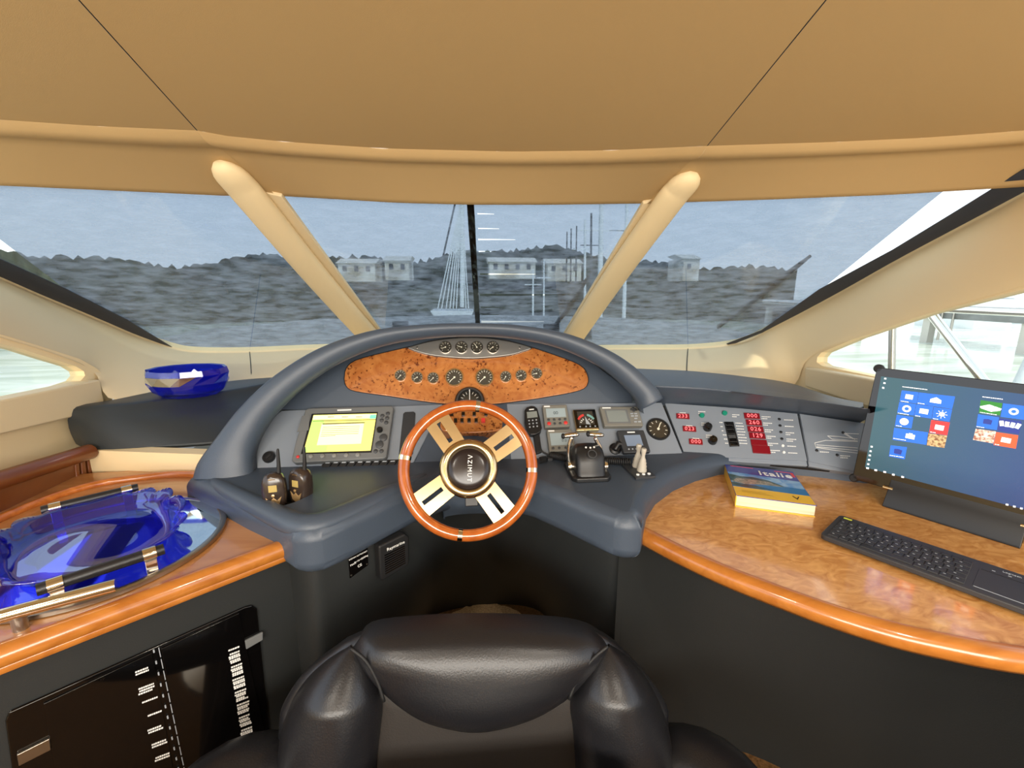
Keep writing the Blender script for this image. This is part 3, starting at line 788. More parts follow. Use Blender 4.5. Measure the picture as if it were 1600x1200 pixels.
sk = thing('power_socket', PA.at(421, 714), 'round black power socket with a flap at the far left of the helm', 'socket')
MB().lathe([(9*sc_, 0), (9*sc_, .008), (7.5*sc_, .012), (.0005, .012)], PA.frame(PA.at(421, 715)), seg=20, cap=False).build('cap', 'black_plastic', sk, smooth=40)
MB().box((.001, -.001, .013), .020, .009, .005, PA.frame(PA.at(421, 715)) @ Matrix.Rotation(.9, 4, 'Z')).build('flap_tab', 'rubber', sk, bevel=.0015)

# ------------------------------------------------------------------ devices on the right board
def device(name, label, cat, px, th, m, bevel=.003):
    cx = sum(p[0] for p in px)/len(px); by = max(p[1] for p in px)
    t = thing(name, PA.at(cx, by), label, cat)
    slab(PA, px, th).build('casing', m, t, bevel=bevel)
    return t
def bil(q, u, v):
    a = [q[0][i]+(q[1][i]-q[0][i])*u for i in (0, 1)]; b = [q[3][i]+(q[2][i]-q[3][i])*u for i in (0, 1)]
    return (a[0]+(b[0]-a[0])*v, a[1]+(b[1]-a[1])*v)
def sub(q, u0, v0, u1, v1): return [bil(q, u0, v0), bil(q, u1, v0), bil(q, u1, v1), bil(q, u0, v1)]
s3 = PA.scale(900, 660)
bt = round_button(PA, 2.0*s3, .003, 'button_grey', 10); btr = round_button(PA, 3.0*s3, .003, 'red_button', 12); btl = round_button(PA, 1.3*s3, .002, 'print_grey', 8)
# autopilot heads
q = [(847.5, 633), (885.5, 632), (891, 666), (851.5, 668)]
t = device('autopilot_head', 'grey instrument with two red buttons left of the wind display', 'instrument', q, .020, 'olive_grey_plastic')
s_ = flat(PA, sub(q, .12, .16, .90, .56), .020, 'screen', 'lcd', t)
lettering('00', .017, PA.frame(PA.at(*bil(q, .5, .37), .0212)), 'lcd_ink', s_, name='digits')
flat(PA, sub(q, .06, .03, .30, .09), .020, 'nameplate', 'print_white', t)
for u in (.18, .40, .62, .84): put('button', bt, PA, *bil(q, u, .67), .020, t)
for u in (.40, .62): put('button', bt, PA, *bil(q, u, .85), .020, t)
for u in (.18, .84): put('red_button', btr, PA, *bil(q, u, .84), .020, t)
q = [(854, 671), (893, 670), (901, 704), (858.5, 706)]
t = device('depth_display', 'grey instrument with four small buttons behind the left throttle lever', 'instrument', q, .020, 'olive_grey_plastic')
s_ = flat(PA, sub(q, .10, .17, .90, .72), .020, 'screen', 'lcd', t)
lettering('0.0', .014, PA.frame(PA.at(*bil(q, .62, .52), .0212)), 'lcd_ink', s_, name='digits')
flat(PA, sub(q, .06, .04, .30, .10), .020, 'nameplate', 'print_white', t)
for u in (.15, .38, .62, .85): put('button', bt, PA, *bil(q, u, .85), .020, t)
# wind display
q = [(895, 640), (930, 639), (937, 671.5), (901, 673)]
t = device('wind_display', 'black framed wind instrument with a fan shaped dial', 'instrument', q, .018, 'brushed', .003)
flat(PA, sub(q, .03, .03, .97, .90), .018, 'fascia', 'black_gloss', t, th=.002)
s_ = flat(PA, sub(q, .16, .10, .84, .72), .020, 'dial', 'dial_face', t)
cx, cy = bil(q, .5, .70); fm = PA.frame(PA.at(cx, cy, .0208)); rr = 13*s3
mat('fan_red', (196, 60, 56), .5); mat('fan_teal', (112, 160, 156), .5)
for nm_, a0, a1, mm in (('red_sector', 100, 150, 'fan_red'), ('green_sector', 30, 80, 'fan_teal')):
    k = MB(); k.loft([[fm @ V((r_*math.cos(math.radians(a)), r_*1.15*math.sin(math.radians(a)), 0)) for a in range(a0, a1+1, 10)] for r_ in (rr*.95, rr*1.2)]); k.build(nm_, mm, s_)
k = MB()
for a in (20, 40, 60, 120, 140, 160): k.box((rr*.72, 0, 0), rr*.22, rr*.09, .0004, fm @ Matrix.Rotation(math.radians(a), 4, 'Z'))
k.build('dial_mark', 'print_white', s_)
k = MB(); k.prism([fm @ V(p) for p in ((-rr*.08, 0, 0), (rr*.45, -rr*.1, 0), (-rr*.1, rr*1.05, 0))], PA.n*.0004); k.build('pointer', 'print_grey', s_)
for u in (.18, .44, .62, .84): put('button', btl, PA, *bil(q, u, .82), .020, t)
# plotter with keypad
q = [(937, 635.5), (997, 635), (1005.5, 665), (945, 666)]
t = device('gps_display', 'wide grey green navigation display with a key pad on its right', 'instrument', q, .022, 'olive_grey_plastic')
flat(PA, sub(q, .10, .14, .70, .86), .022, 'screen_surround', 'grey_plastic', t)
flat(PA, sub(q, .14, .20, .64, .78), .0226, 'screen', 'lcd_dark', t)
flat(PA, sub(q, .06, .03, .28, .09), .022, 'nameplate', 'print_white', t)
for u, v in ((.80, .14), (.85, .07), (.85, .21), (.90, .14)): put('cursor_key', bt, PA, *bil(q, u, v+.03), .022, t)
me = MB().box((0, 0, .001), 4.6*s3, 1.8*s3, .002).mesh('key', V()); me.materials.append(MATS['print_grey'])
for u, v in ((.78, .38), (.88, .38), (.78, .50), (.88, .50), (.85, .63), (.82, .80), (.92, .80)): put('key', me, PA, *bil(q, u, v), .022, t)
# camera screen on a knob
q = [(964, 672.5), (1006, 671.5), (1017, 706), (975, 708)]
t = thing('small_colour_display', PA.at(985, 708), 'dark square display on a swivel mount below the navigation display', 'instrument')
slab(PA, q, .018, .012).build('casing', 'dark_plastic', t, bevel=.004)
flat(PA, sub(q, .20, .22, .80, .70), .030, 'screen', 'lcd_blue', t)
flat(PA, sub(q, .36, .07, .64, .12), .030, 'nameplate', 'print_white', t)
for u in (.22, .36, .5, .64, .78): put('button', btl, PA, *bil(q, u, .84), .030, t)
MB().lathe([(9*s3, 0), (9*s3, .006), (6*s3, .010), (6*s3, .016)], PA.frame(PA.at(961, 702)), seg=18).build('mount_foot', 'black_plastic', t, smooth=40)
MB().tube([PA.at(961, 702, .014), PA.at(966, 693, .024), PA.at(974, 694, .02)], .009, seg=10).build('mount_arm', 'black_plastic', t, smooth=60)
gauge(PA, 1028, 671, 18.8, 'round black rimmed gauge at the right end of the main board', 0, 60, name='rudder_gauge', bez='black_plastic')
# handheld remote hanging by the wheel
q = [(819, 637), (840, 635), (847, 676), (823, 679)]
ol_ = [(820, 640), (823, 636), (830, 633.5), (836, 634), (840, 638), (844.5, 655), (847, 668), (845, 675), (838, 679), (829, 679.5), (824, 676), (820, 660)]
t = thing('handheld_remote', PA.at(833, 680), 'black rounded handheld remote on a cord at the right of the wheel', 'remote')
slab(PA, ol_, .022).build('casing', 'black_plastic', t, bevel=.005)
flat(PA, sub(q, .15, .17, .88, .40), .022, 'screen', 'lcd_dark', t)
flat(PA, sub(q, .35, .07, .70, .11), .022, 'nameplate', 'print_white', t)
for v in (.50, .62, .74):
    for u in (.25, .5, .75): put('button', btl, PA, *bil(q, u, v), .022, t)
slab(PA, [(833, 677), (843, 676), (847, 706), (838, 709)], .012).build('cradle', 'rubber', t, bevel=.003)
MB().tube(smoothline([PA.at(843, 690, .012), PA.at(846, 704, .01), PA.at(855, 710, .008), PA.at(864, 713, .008)], 14), .003, seg=8).build('cord', 'rubber', t, smooth=60)
# coiled cord
cc = MB()
pa = [PZ(862, 711, TOP+.012), PZ(885, 716, TOP+.014), PZ(920, 722, TOP+.014), PZ(950, 720, TOP+.014), PZ(986, 722, TOP+.012)]
base = smoothline(pa, 420); hp = []
for i, p in enumerate(base):
    a = i/420*2*math.pi*44; tdir = (base[min(i+1, 419)]-base[max(i-1, 0)]).normalized(); up_ = V((0, 0, 1)); sd = tdir.cross(up_)
    hp.append(p+up_*.010*math.cos(a)+sd*.010*math.sin(a))
cc.tube(hp, .0026, seg=6)
tag(cc.build('coiled_cord', 'rubber', smooth=180), 'black coiled microphone cord lying behind the throttles', 'cord')
cb = thing('cable_box', PZ(852, 720, TOP), 'flat black cable connector box beside the coiled cord', 'connector')
MB().prism([PZ(x, y, TOP+.012) for x, y in ((842, 714), (853, 712), (855, 717), (843, 720))], V((0, 0, -.012))).build('body', 'black_plastic', cb, bevel=.002)
MB().prism([PZ(x, y, TOP+.010) for x, y in ((854, 711.5), (861, 710.5), (864, 716), (856, 717))], V((0, 0, -.010))).build('plug', 'dark_plastic', cb, bevel=.002)

# ------------------------------------------------------------------ electrical panel on the right
el = thing('electrical_control_unit', PB.at(1150, 716), 'grey electrical control unit with red digit displays, knobs and switches', 'controls')
slab(PB, [(1039, 630), (1150, 637.5), (1245.5, 646.5), (1261, 720), (1160, 716), (1070, 711)], .003, -.003).build('fascia', 'panel_grey', el)
slab(PB, [(1250, 647), (1348, 661), (1356, 740), (1264.5, 721)], .003, -.003).build('fascia', 'panel_grey', el)
s4 = PB.scale(1150, 680)
u0 = (PB.at(1249, 647)-PB.at(1040, 630)).normalized()
uv_ang = math.atan2(u0.dot(PB.v), u0.dot(PB.u))
sq = PB.frame(PB.at(1150, 680)) @ Matrix.Rotation(0, 4, 'Z')
def led(x, y, wpx, hpx, txt):
    M = PB.frame(PB.at(x, y))
    o = MB().box((0, 0, .002), wpx*s4, hpx*s4, .004, M).build('digit_display', 'led_red_dark', el, bevel=.0008, seg=2)
    if txt: lettering(txt, hpx*s4*.95, M @ Matrix.Translation((0, -.0003, .0043)), 'led_digit', o, name='digits', spacing=1.15)
for x, y, tx in ((1066.7, 650.8, '233'), (1077, 670.6, '023'), (1087, 690.7, '000')): led(x, y, 20, 9.5, tx)
for x, y, tx in ((1174.5, 650.4, '000'), (1177.7, 660.8, '260'), (1180.2, 671.2, '026'), (1182.8, 681.3, '129'), (1185.5, 692, '')): led(x, y, 23, 10, tx)
led(1189, 703, 25, 13, '')
gb = round_button(PB, 4*s4, .008, 'green_button', 16)
for x, y in ((1096.5, 649.5), (1132, 646)): put('green_lamp', gb, PB, x, y, 0, el)
kb = MB().lathe([(6.6*s4, 0), (6.2*s4, .016), (5.4*s4, .020), (.0005, .020)], Matrix(), seg=18, cap=False).box((0, 3*s4, .021), 1.2*s4, 5*s4, .003).mesh('knob', V(), 40); kb.materials.append(MATS['black_gloss'])
for x, y in ((1105, 669), (1113, 689.5)): put('rotary_knob', kb, PB, x, y, 0, el)
sq_ = [(1131.5, 659), (1146, 659), (1155.5, 697), (1140.5, 697.5)]
flat(PB, sq_, 0, 'switch_frame', 'black_plastic', el, th=.003)
for k in range(6):
    o = slab(PB, sub(sq_, .12, .02+k/6, .88, (k+1)/6-.02), .007, .003).build('toggle_switch', 'black_gloss' if k != 3 else 'button_grey', el, bevel=.001, seg=2)
db = round_button(PB, 2.1*s4, .003, 'black_plastic', 12); dw = round_button(PB, 2.1*s4, .004, 'print_white', 12)
for k, (x, y) in enumerate(((1217.6, 655.3), (1218.7, 665.2), (1220, 675.4), (1221.4, 685.9), (1223, 696.7), (1224.6, 707))): put('indicator', db if k < 4 else dw, PB, x, y, 0, el)
pr = MB()
rnd = random.Random(3)
def dash(x, y, wpx, n_=2):
    for j in range(n_):
        M = PB.frame(PB.at(x, y+j*3.0))
        w0 = wpx*(1 if j == 0 else .6)
        k = 0.0
        while k < w0-1:
            L_ = rnd.uniform(1.2, 2.6); pr.box(((k+L_/2)*s4, 0, .0003), L_*s4, 1.3*s4, .0004, M); k += L_+.5
for k, y in enumerate((651, 661, 671.5, 681.5, 692.5, 703.5)): dash(1190+k*2.5, y, 13)
for k, y in enumerate((656, 666, 676, 686, 697, 707.5)): dash(1225+k*1.3, y, 13, 1+(k in (2, 3)))
for x, y in ((1062, 645), (1072, 665), (1082, 685), (1091, 643), (1096, 661), (1103, 680), (1144, 648)): dash(x, y, 10)
for k in range(8): dash(1149+k*.9, 661+k*4.5, 11, 1)
for k in range(6): dash(1124+k*1.8, 660+k*6.5, 4, 1)
tag(pr.build('printed_legend', 'print_white', el), 'tiny white printed captions')
yl = MB()
def yline(px, r=.0009):
    yl.tube([PB.at(x, y, .0008) for x, y in px], r, seg=5)
yline([(1273, 692), (1290, 688), (1340, 690)]); yline([(1273, 692), (1275, 699), (1300, 703), (1340, 708)]); yline([(1276, 695), (1340, 700)]); yline([(1276, 698), (1340, 704)])
yline([(1293, 681), (1300, 686), (1340, 689)]); yline([(1293, 681), (1310, 682), (1340, 686)]); yline([(1316, 676), (1333, 686)]); yline([(1318, 675), (1336, 687)]); yline([(1320, 677), (1342, 678)])
tag(yl.build('yacht_diagram', 'print_white', el), 'white line drawing of a yacht')
for x, y in ((1317, 676), (1276, 704), (1308, 711)): put('indicator', db, PB, x, y, 0, el)
pr2 = pr; pr = MB(); dash(1281, 706, 13, 1); dash(1313, 712, 14); pr.build('printed_legend', 'print_white', el)
# ------------------------------------------------------------------ steering wheel
WD = 1.20
WC = CAM+ray(732.5, 732)*WD
Wn = (CAM-WC).normalized(); Wn = V((0.02, Wn.y, Wn.z+.04)).normalized()
Wu = V((0, 0, 1)).cross(Wn).normalized(); Wv = Wn.cross(Wu)
WM = Matrix.Translation(WC) @ Matrix((Wu, Wv, Wn)).transposed().to_4x4() @ Matrix.Scale(WD/1.285, 4)
wh = thing('steering_wheel', WC, 'varnished wooden steering wheel with four polished slotted spokes', 'wheel')
MB().torus(.183, .0168, WM, seg=96, ms=18).build('rim', 'wheel_wood', wh, smooth=180)
for a in (80, 168, 261, 356):
    a = math.radians(a)
    MB().torus(.183, .0175, WM, a-.034, a+.034, seg=6, ms=20).build('band', 'chrome', wh, smooth=60)
for a in (122, 34, 215, 306):
    R = WM @ Matrix.Rotation(math.radians(a), 4, 'Z')
    def sp(x, z_): return z_
    r0, r1, hw = .060, .176, .036
    outer = [(r0, -hw*.95), (r1, -hw*1.05), (r1+.003, 0), (r1, hw*1.05), (r0, hw*.95)]
    hole = [(.092, -.0065), (.092, .0065), (.158, .0065), (.158, -.0065)]
    zt = .004; mb = MB()
    for z_ in (zt, -zt):
        mb.poly([R @ V((x, y, z_)) for x, y in outer], [[R @ V((x, y, z_)) for x, y in hole]])
    for lp_ in (outer, hole):
        c_ = lp_+[lp_[0]]
        mb.loft([[R @ V((x, y, zt)) for x, y in c_], [R @ V((x, y, -zt)) for x, y in c_]])
    mb.build('spoke', 'brushed', wh)
MB().lathe([(.082, -.012), (.084, 0), (.083, .010), (.078, .018), (.066, .022), (.060, .018), (.0595, .010)], WM, seg=56, cap=False).build('hub_ring', 'brushed', wh, smooth=60)
mat('hub_black', (30, 22, 22), .22)
hubc = MB().lathe([(.0597, .006), (.0597, .013), (.056, .016), (.04, .019), (.0005, .020)], WM, seg=48, cap=False).build('hub_cap', 'hub_black', wh, smooth=50)
lettering('\u039bZIMUT', .0175, WM @ Matrix.Translation((.002, 0, .0205)) @ Matrix.Rotation(math.radians(-93), 4, 'Z'), 'print_white', hubc, name='emblem_lettering', spacing=1.25, extrude=.0004)
MB().lathe([(.035, -.16), (.035, -.05), (.05, -.03), (.06, -.01)], WM, seg=24).build('column', 'black_plastic', wh, smooth=40)
MB().box((.006, -.093, -.03), .038, .026, .03, WM).build('column_lever_block', 'black_plastic', wh, bevel=.003)
# wooden switch pod behind the wheel
sp_ = thing('switch_pod', PA.at(738, 680), 'small burl switch pod with black and red rockers behind the wheel', 'switches')
q = [(692, 641), (784, 641), (784, 675), (688, 675)]
oq = [(690, 645), (700, 638), (735, 636), (772, 638), (784, 645), (785, 665), (778, 673), (735, 677), (700, 675), (688, 668)]
oq = [(p.x, p.y) for p in smoothline(oq+[oq[0]], 36)[:-1]]
slab(PA, oq, .055).build('pod_body', 'dash_burl', sp_, bevel=.006)
me = MB().box((0, 0, .004), 5.2*s3*.9, 6.4*s3*.9, .008).mesh('rocker', V()); me.materials.append(MATS['black_gloss'])
mer = MB().box((0, 0, .004), 6*s3*.9, 7*s3*.9, .008).mesh('rocker', V()); mer.materials.append(MATS['red_button'])
for x in (706, 724, 741, 759): put('rocker', me, PA, x, 648, .055, sp_)
for x in (712, 722, 733, 744): put('rocker', me, PA, x, 658, .055, sp_)
put('red_rocker', mer, PA, 755, 658, .055, sp_)
# ------------------------------------------------------------------ throttles
tc = PZ(919, 742, TOP); th = thing('throttle_control', tc, 'black twin throttle control with two chrome T levers', 'throttle')
s5 = 1.30/F
mb = MB(); rows = []
X0, X1 = -.042, .042
prof = [(-.066, 0), (-.066, .012), (-.058, .022), (-.052, .050), (-.040, .072), (-.018, .086), (.008, .088), (.034, .076), (.050, .052), (.058, .022), (.064, .010), (.064, 0)]
for x, k in ((X0, .86), (X0+.004, .94), (X0+.012, 1), (0, 1.02), (X1-.012, 1), (X1-.004, .94), (X1, .86)):
    rows.append([tc+V((x, .02+y*k, z*k)) for y, z in prof])
mb.loft(rows, cap=True); mb.build('body', 'black_plastic', th, smooth=50)
MB().prism([tc+V((x, y+.02, .014)) for x, y in ((-.058, -.058), (-.045, -.074), (.045, -.074), (.058, -.058), (.058, .05), (.045, .07), (-.045, .07), (-.058, .05))], V((0, 0, -.016))).build('base', 'black_plastic', th, bevel=.005)
for sx in (-.012, 0, .012): MB().lathe([(.0028, 0), (.0028, .002)], Matrix.Translation(tc+V((sx, -.012+abs(sx)*.3, .088))) @ Matrix.Rotation(.45, 4, 'X'), seg=10).build('indicator_light', 'print_white', th)
MB().torus(.012, .0015, Matrix.Translation(tc+V((.002, -.028, .076))) @ Matrix.Rotation(.75, 4, 'X'), seg=24, ms=6).build('selector_ring', 'button_grey', th)
yb = tc.y+.02
for sg, base_, path, bar in ((-1, (892, 728), [(892, 728), (888.5, 716), (888.5, 700), (891, 690), (893.5, 683)], [(880, 681.5), (892, 679.5), (904, 678.5)]),
                       (1, (943, 728), [(943, 728), (940.5, 714), (938, 700), (933, 690), (930, 684)], [(919, 678), (930, 679), (943, 679.5)])):
    lv = MB().tube(smoothline([PY(x, y, yb) for x, y in path], 16), [.0062]*16, seg=10).build('lever', 'chrome', th, smooth=180)
    MB().lathe([(.0005, -.010), (.014, -.010), (.015, 0), (.014, .010), (.0005, .010)], Matrix.Translation(PY(*base_, yb)) @ Matrix.Rotation(math.pi/2, 4, 'Y'), seg=18, cap=False).build('pivot', 'chrome', lv, smooth=40)
    pts = smoothline([PY(x, y, yb-.004) for x, y in bar], 9)
    MB().tube(pts, [.006, .0085, .009, .0088, .0088, .0088, .009, .0085, .006], seg=12, flat=.75).build('handle', 'chrome', lv, smooth=180)
    g = pts[0] if sg < 0 else pts[0]
    MB().lathe([(.0005, -.006), (.007, -.004), (.0085, 0), (.007, .004), (.0005, .006)], Matrix.Translation(g) @ Matrix.Rotation(math.pi/2, 4, 'Y'), seg=14, cap=False).build('trim_button', 'rubber', lv, smooth=60)
# bow thruster joysticks
js = thing('joystick_plate', PZ(998, 740, TOP), 'black plate with two pale grey bellows joysticks', 'joystick')
MB().prism([PZ(x, y, TOP+.006) for x, y in ((972, 726), (1003, 722.5), (1025, 743.5), (994, 747))], V((0, 0, -.008))).build('plate', 'dark_plastic', js, bevel=.0015)
for x, y in ((995, 729), (1002.5, 736)):
    M = Matrix.Translation(PZ(x, y, TOP+.006)) @ Matrix.Rotation(.04, 4, 'Y')
    k = 1.28/F
    MB().lathe([(7.6*k, 0), (7.9*k, .006), (6.8*k, .012), (7.4*k, .016), (6.0*k, .022), (6.6*k, .026), (5.0*k, .032), (5.4*k, .035), (3.4*k, .042), (2.8*k, .048), (4.2*k, .062), (4.4*k, .068), (3.6*k, .071), (.0004, .071)], M, seg=18, cap=False).build('stick', 'joy_grey', js, smooth=50)
for x, y in ((996.5, 742), (1005.5, 741.2), (1014, 740.6)):
    MB().lathe([(2.6*k, 0), (2.4*k, .003), (.0004, .003)], Matrix.Translation(PZ(x, y, TOP+.006)), seg=12, cap=False).build('button', 'print_white', js, smooth=40)
# ------------------------------------------------------------------ two walkie talkies in the pocket
def radio(px, yaw, lean, label, k):
    b = V((px[0], px[1], .829)); M = Matrix.Translation(b) @ Matrix.Rotation(yaw, 4, 'Z') @ Matrix.Rotation(lean, 4, 'X')
    r = thing('walkie_talkie', b, label, 'radio', 'walkie talkies in the console pocket')
    out = [(-.020, 0), (-.026, .02), (-.029, .06), (-.027, .085), (-.020, .100), (-.006, .106), (.006, .106), (.020, .100), (.027, .085), (.029, .06), (.026, .02), (.020, 0)]
    mb = MB(); rows = []
    for y, s_ in ((-.018, .80), (-.014, .95), (-.004, 1.0), (.008, 1.0), (.016, .92), (.019, .8)):
        rows.append([M @ V((x*s_, y, .052+(z-.052)*s_)) for x, z in out])
    mb.loft(rows, closed=True, cap=True)
    bd_ = mb.build('body', 'radio_body', r, smooth=60)
    MB().box((0, -.0185, .068), .020, .002, .018, M).build('screen', 'radio_lcd', r, bevel=.0008)
    MB().prism([M @ V(p) for p in ((-.019, -.0185, .046), (-.008, -.0195, .036), (0, -.0195, .044), (.008, -.0195, .036), (.019, -.0185, .046), (.012, -.019, .024), (0, -.0195, .017), (-.012, -.019, .024))], M.to_3x3() @ V((0, .003, 0))).build('grille', 'radio_gold', r, bevel=.0008)
    MB().lathe([(.0035, 0), (.004, .003), (.0005, .004)], M @ Matrix.Translation((0, -.0185, .050)) @ Matrix.Rotation(math.pi/2, 4, 'X'), seg=12, cap=False).build('call_button', 'radio_gold', r)
    MB().box((0, -.0165, .092), .018, .003, .005, M).build('speaker_slot', 'radio_gold', r, bevel=.001)
    MB().tube([M @ V((.012, .004, .098)), M @ V((.014, .004, .125)), M @ V((.015, .004, .162)), M @ V((.0155, .004, .166))], [.006, .0048, .0036, .002], seg=10).build('antenna', 'rubber', r, smooth=60)
    return r
mat('radio_body', (52, 42, 36), .18, spec=.6); mat('radio_gold', (196, 160, 110), .3, .6); mat('radio_lcd', (176, 154, 92), .3)
radio((hc.x-.024, hc.y-.016), .18, -.08, 'brown walkie talkie in front, standing in the console pocket', 0)
radio((hc.x+.030, hc.y+.012), -.45, -.05, 'walkie talkie standing behind the other in the console pocket', 1)

# maker's plate and speaker in the footwell
PF = Plane((-.335, 1.040, .7), (.78, .63, 0), (0, 0, 1))
mp = thing('maker_plate', PF.at(560, 890), 'small black maker plate with white lettering in the footwell', 'plate')
q = [(543, 855), (574, 844), (575.5, 883), (547, 904)]
slab(PF, q, .003, .004).build('plate', 'black_gloss', mp, bevel=.0006)
def ontext(body, q, u, v, size, parent, plane, off, m='print_white', spacing=1.0):
    a, b = plane.at(*bil(q, u-.1, v), off), plane.at(*bil(q, u+.1, v), off)
    d = (b-a).normalized(); n_ = plane.n; M = Matrix.Translation(plane.at(*bil(q, u, v), off)) @ Matrix((d, n_.cross(d), n_)).transposed().to_4x4()
    return lettering(body, size, M, m, parent, spacing=spacing)
ontext('AZIMUT', q, .5, .2, .010, mp, PF, .0074, spacing=1.2); ontext('DESIGN CATEGORY', q, .5, .42, .0055, mp, PF, .0074); ontext('MAX', q, .22, .62, .0075, mp, PF, .0074)
ontext('P=16+2000kg', q, .64, .60, .0068, mp, PF, .0074); ontext('CE', q, .55, .80, .010, mp, PF, .0074)
for u, v in ((.08, .07), (.93, .06), (.93, .92), (.08, .93)):
    MB().lathe([(.0025, 0), (.002, .0015)], PF.frame(PF.at(*bil(q, u, v), .007)), seg=8).build('screw', 'satin_metal', mp)
spk = thing('loudspeaker', PF.at(616, 895), 'square black loudspeaker with a white brand name in the footwell', 'speaker')
q = [(592, 854), (633, 834), (640, 838), (640, 882), (635, 886), (598, 909), (594, 905)]
slab(PF, q, .028, .004).build('casing', 'rubber', spk, bevel=.006)
q4 = [(594, 853), (637, 834), (639, 884), (597, 908)]
gr = MB()
for k in range(9):
    v = .32+k*.065
    gr.prism([PF.at(*bil(q4, u, vv), .0335) for u, vv in ((.14, v), (.88, v), (.88, v+.028), (.14, v+.028))], -PF.n*.0015)
gr.build('grille_slats', 'black_gloss', spk)
ontext('Raymarine', q4, .56, .20, .0125, spk, PF, .0335)
# ------------------------------------------------------------------ blue bowl on the shelf
bb = PZ(283, 622, 1.0)+V((0, .06, 0)); k = (bb-CAM).dot(FW)/F
bw = thing('glass_bowl', bb, 'cobalt blue faceted glass bowl on the padded shelf', 'bowl')
mb = MB(); seg = 12
prof = [(38, 0), (49, 7), (56, 20), (57, 32), (55, 40), (51, 39), (52, 32), (51, 20), (45, 10), (34, 5)]
rings = []
for r_, h_ in prof:
    rings.append([bb+V((r_*k*math.cos(2*math.pi*(j+.5*(h_ > 30))/seg), r_*k*.8*math.sin(2*math.pi*(j+.5*(h_ > 30))/seg), h_*k*1.05)) for j in range(seg)])
mb.loft(rings, closed=True, cap=True); mb.build('bowl_wall', 'blue_glass', bw)
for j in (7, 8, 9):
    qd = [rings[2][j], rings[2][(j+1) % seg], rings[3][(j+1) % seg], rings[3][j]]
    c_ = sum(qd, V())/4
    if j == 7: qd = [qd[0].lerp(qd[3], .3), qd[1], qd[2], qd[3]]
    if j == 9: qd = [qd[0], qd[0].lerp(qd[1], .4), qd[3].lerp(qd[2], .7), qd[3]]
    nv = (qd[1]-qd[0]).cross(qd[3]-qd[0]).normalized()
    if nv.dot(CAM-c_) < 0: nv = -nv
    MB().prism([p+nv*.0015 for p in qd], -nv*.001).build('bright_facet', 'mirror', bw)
# ------------------------------------------------------------------ left counter
CZ = .80
c0, c1 = PZ(462, 856, .785), PZ(0, 1034, .785)
cd_ = (c1-c0).normalized(); c2 = c0+cd_*1.15
cn = V((cd_.y, -cd_.x, 0))                     # horizontal, out of the counter front
if cn.dot(CAM-c0) < 0: cn = -cn
lc = thing('left_counter', V((-.8, 1.1, 0)), 'cherry wood counter with a rounded edge left of the helm', 'counter')
ins = .028
tp = [c0-cn*ins, c2-cn*ins, V((-1.385, c2.y-.05, 0)), V((-1.385, 1.50, 0)), V((-1.12, 1.525, 0)), V((-.86, 1.525, 0)), V((-.70, 1.40, 0)), V((-.55, 1.20, 0)), V((-.45, 1.08, 0))]
MB().prism([V((p.x, p.y, CZ)) for p in tp], V((0, 0, -.035))).build('top', 'counter_wood', lc)
rows = []
for t in range(3):
    o = c0.lerp(c2, t/2)
    rows.append([V((o.x, o.y, 0))+cn*a+V((0, 0, b)) for a, b in ((-.034, CZ-.004), (-.030, CZ+.004), (-.018, CZ+.006), (-.006, CZ), (0, CZ-.012), (-.001, CZ-.024), (-.006, CZ-.031), (-.004, CZ-.036), (-.008, CZ-.044), (-.034, CZ-.044))])
MB().loft(rows, closed=True, cap=True).build('edge_moulding', 'cherry_edge', lc, smooth=50)
bp_ = smoothline([V((-1.245, 1.0, CZ+.008)), V((-1.235, 1.25, CZ+.006)), V((-1.17, 1.395, CZ+.006)), V((-1.03, 1.452, CZ+.006)), V((-.93, 1.458, CZ+.006)), V((-.85, 1.43, CZ+.006))], 30)
MB().tube(bp_, .012, seg=10).build('fiddle_rail', 'cherry', lc, smooth=60)
# leather front of the counter
fr_ = [c0-cn*.03, c2-cn*.03]
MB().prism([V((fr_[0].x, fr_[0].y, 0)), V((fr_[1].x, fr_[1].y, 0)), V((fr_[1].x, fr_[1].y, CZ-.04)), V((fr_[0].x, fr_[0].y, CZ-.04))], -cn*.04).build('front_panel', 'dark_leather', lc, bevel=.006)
# breaker panel
PC = Plane(V((c0.x, c0.y, .4))-cn*.03, cd_, (0, 0, 1))
bk = thing('breaker_panel', PC.at(220, 1150), 'glossy black breaker panel with white captions in the left counter front', 'panel')
q = [(8, 1128), (14, 1113), (382, 949), (394, 946), (402, 952), (432, 1250), (60, 1500)]
slab(PC, q, .006).build('frame', 'black_gloss', bk, bevel=.003)
ql = [(68, 1100), (238, 1020), (285, 1280), (118, 1400)]; qr = [(252, 1014), (374, 958), (425, 1200), (298, 1270)]
for qq in (ql, qr): slab(PC, qq, .003, .006).build('door', 'black_gloss', bk, bevel=.001)
for p in ((160, 1061), (210, 1039), (271, 1012), (310, 992)):
    MB().lathe([(.0035, 0), (.003, .003)], PC.frame(PC.at(*p, .009)), seg=10).build('screw', 'satin_metal', bk)
for qq, nm_ in (([(26, 1180), (78, 1154), (80, 1172), (29, 1198)], 'latch'), ([(383, 1002), (411, 988), (411, 1000), (385, 1015)], 'latch')):
    slab(PC, qq, .006, .006).build(nm_, 'satin_metal' if qq[0][0] < 100 else 'grey_plastic', bk, bevel=.0015)
pm = MB(); rnd = random.Random(5)
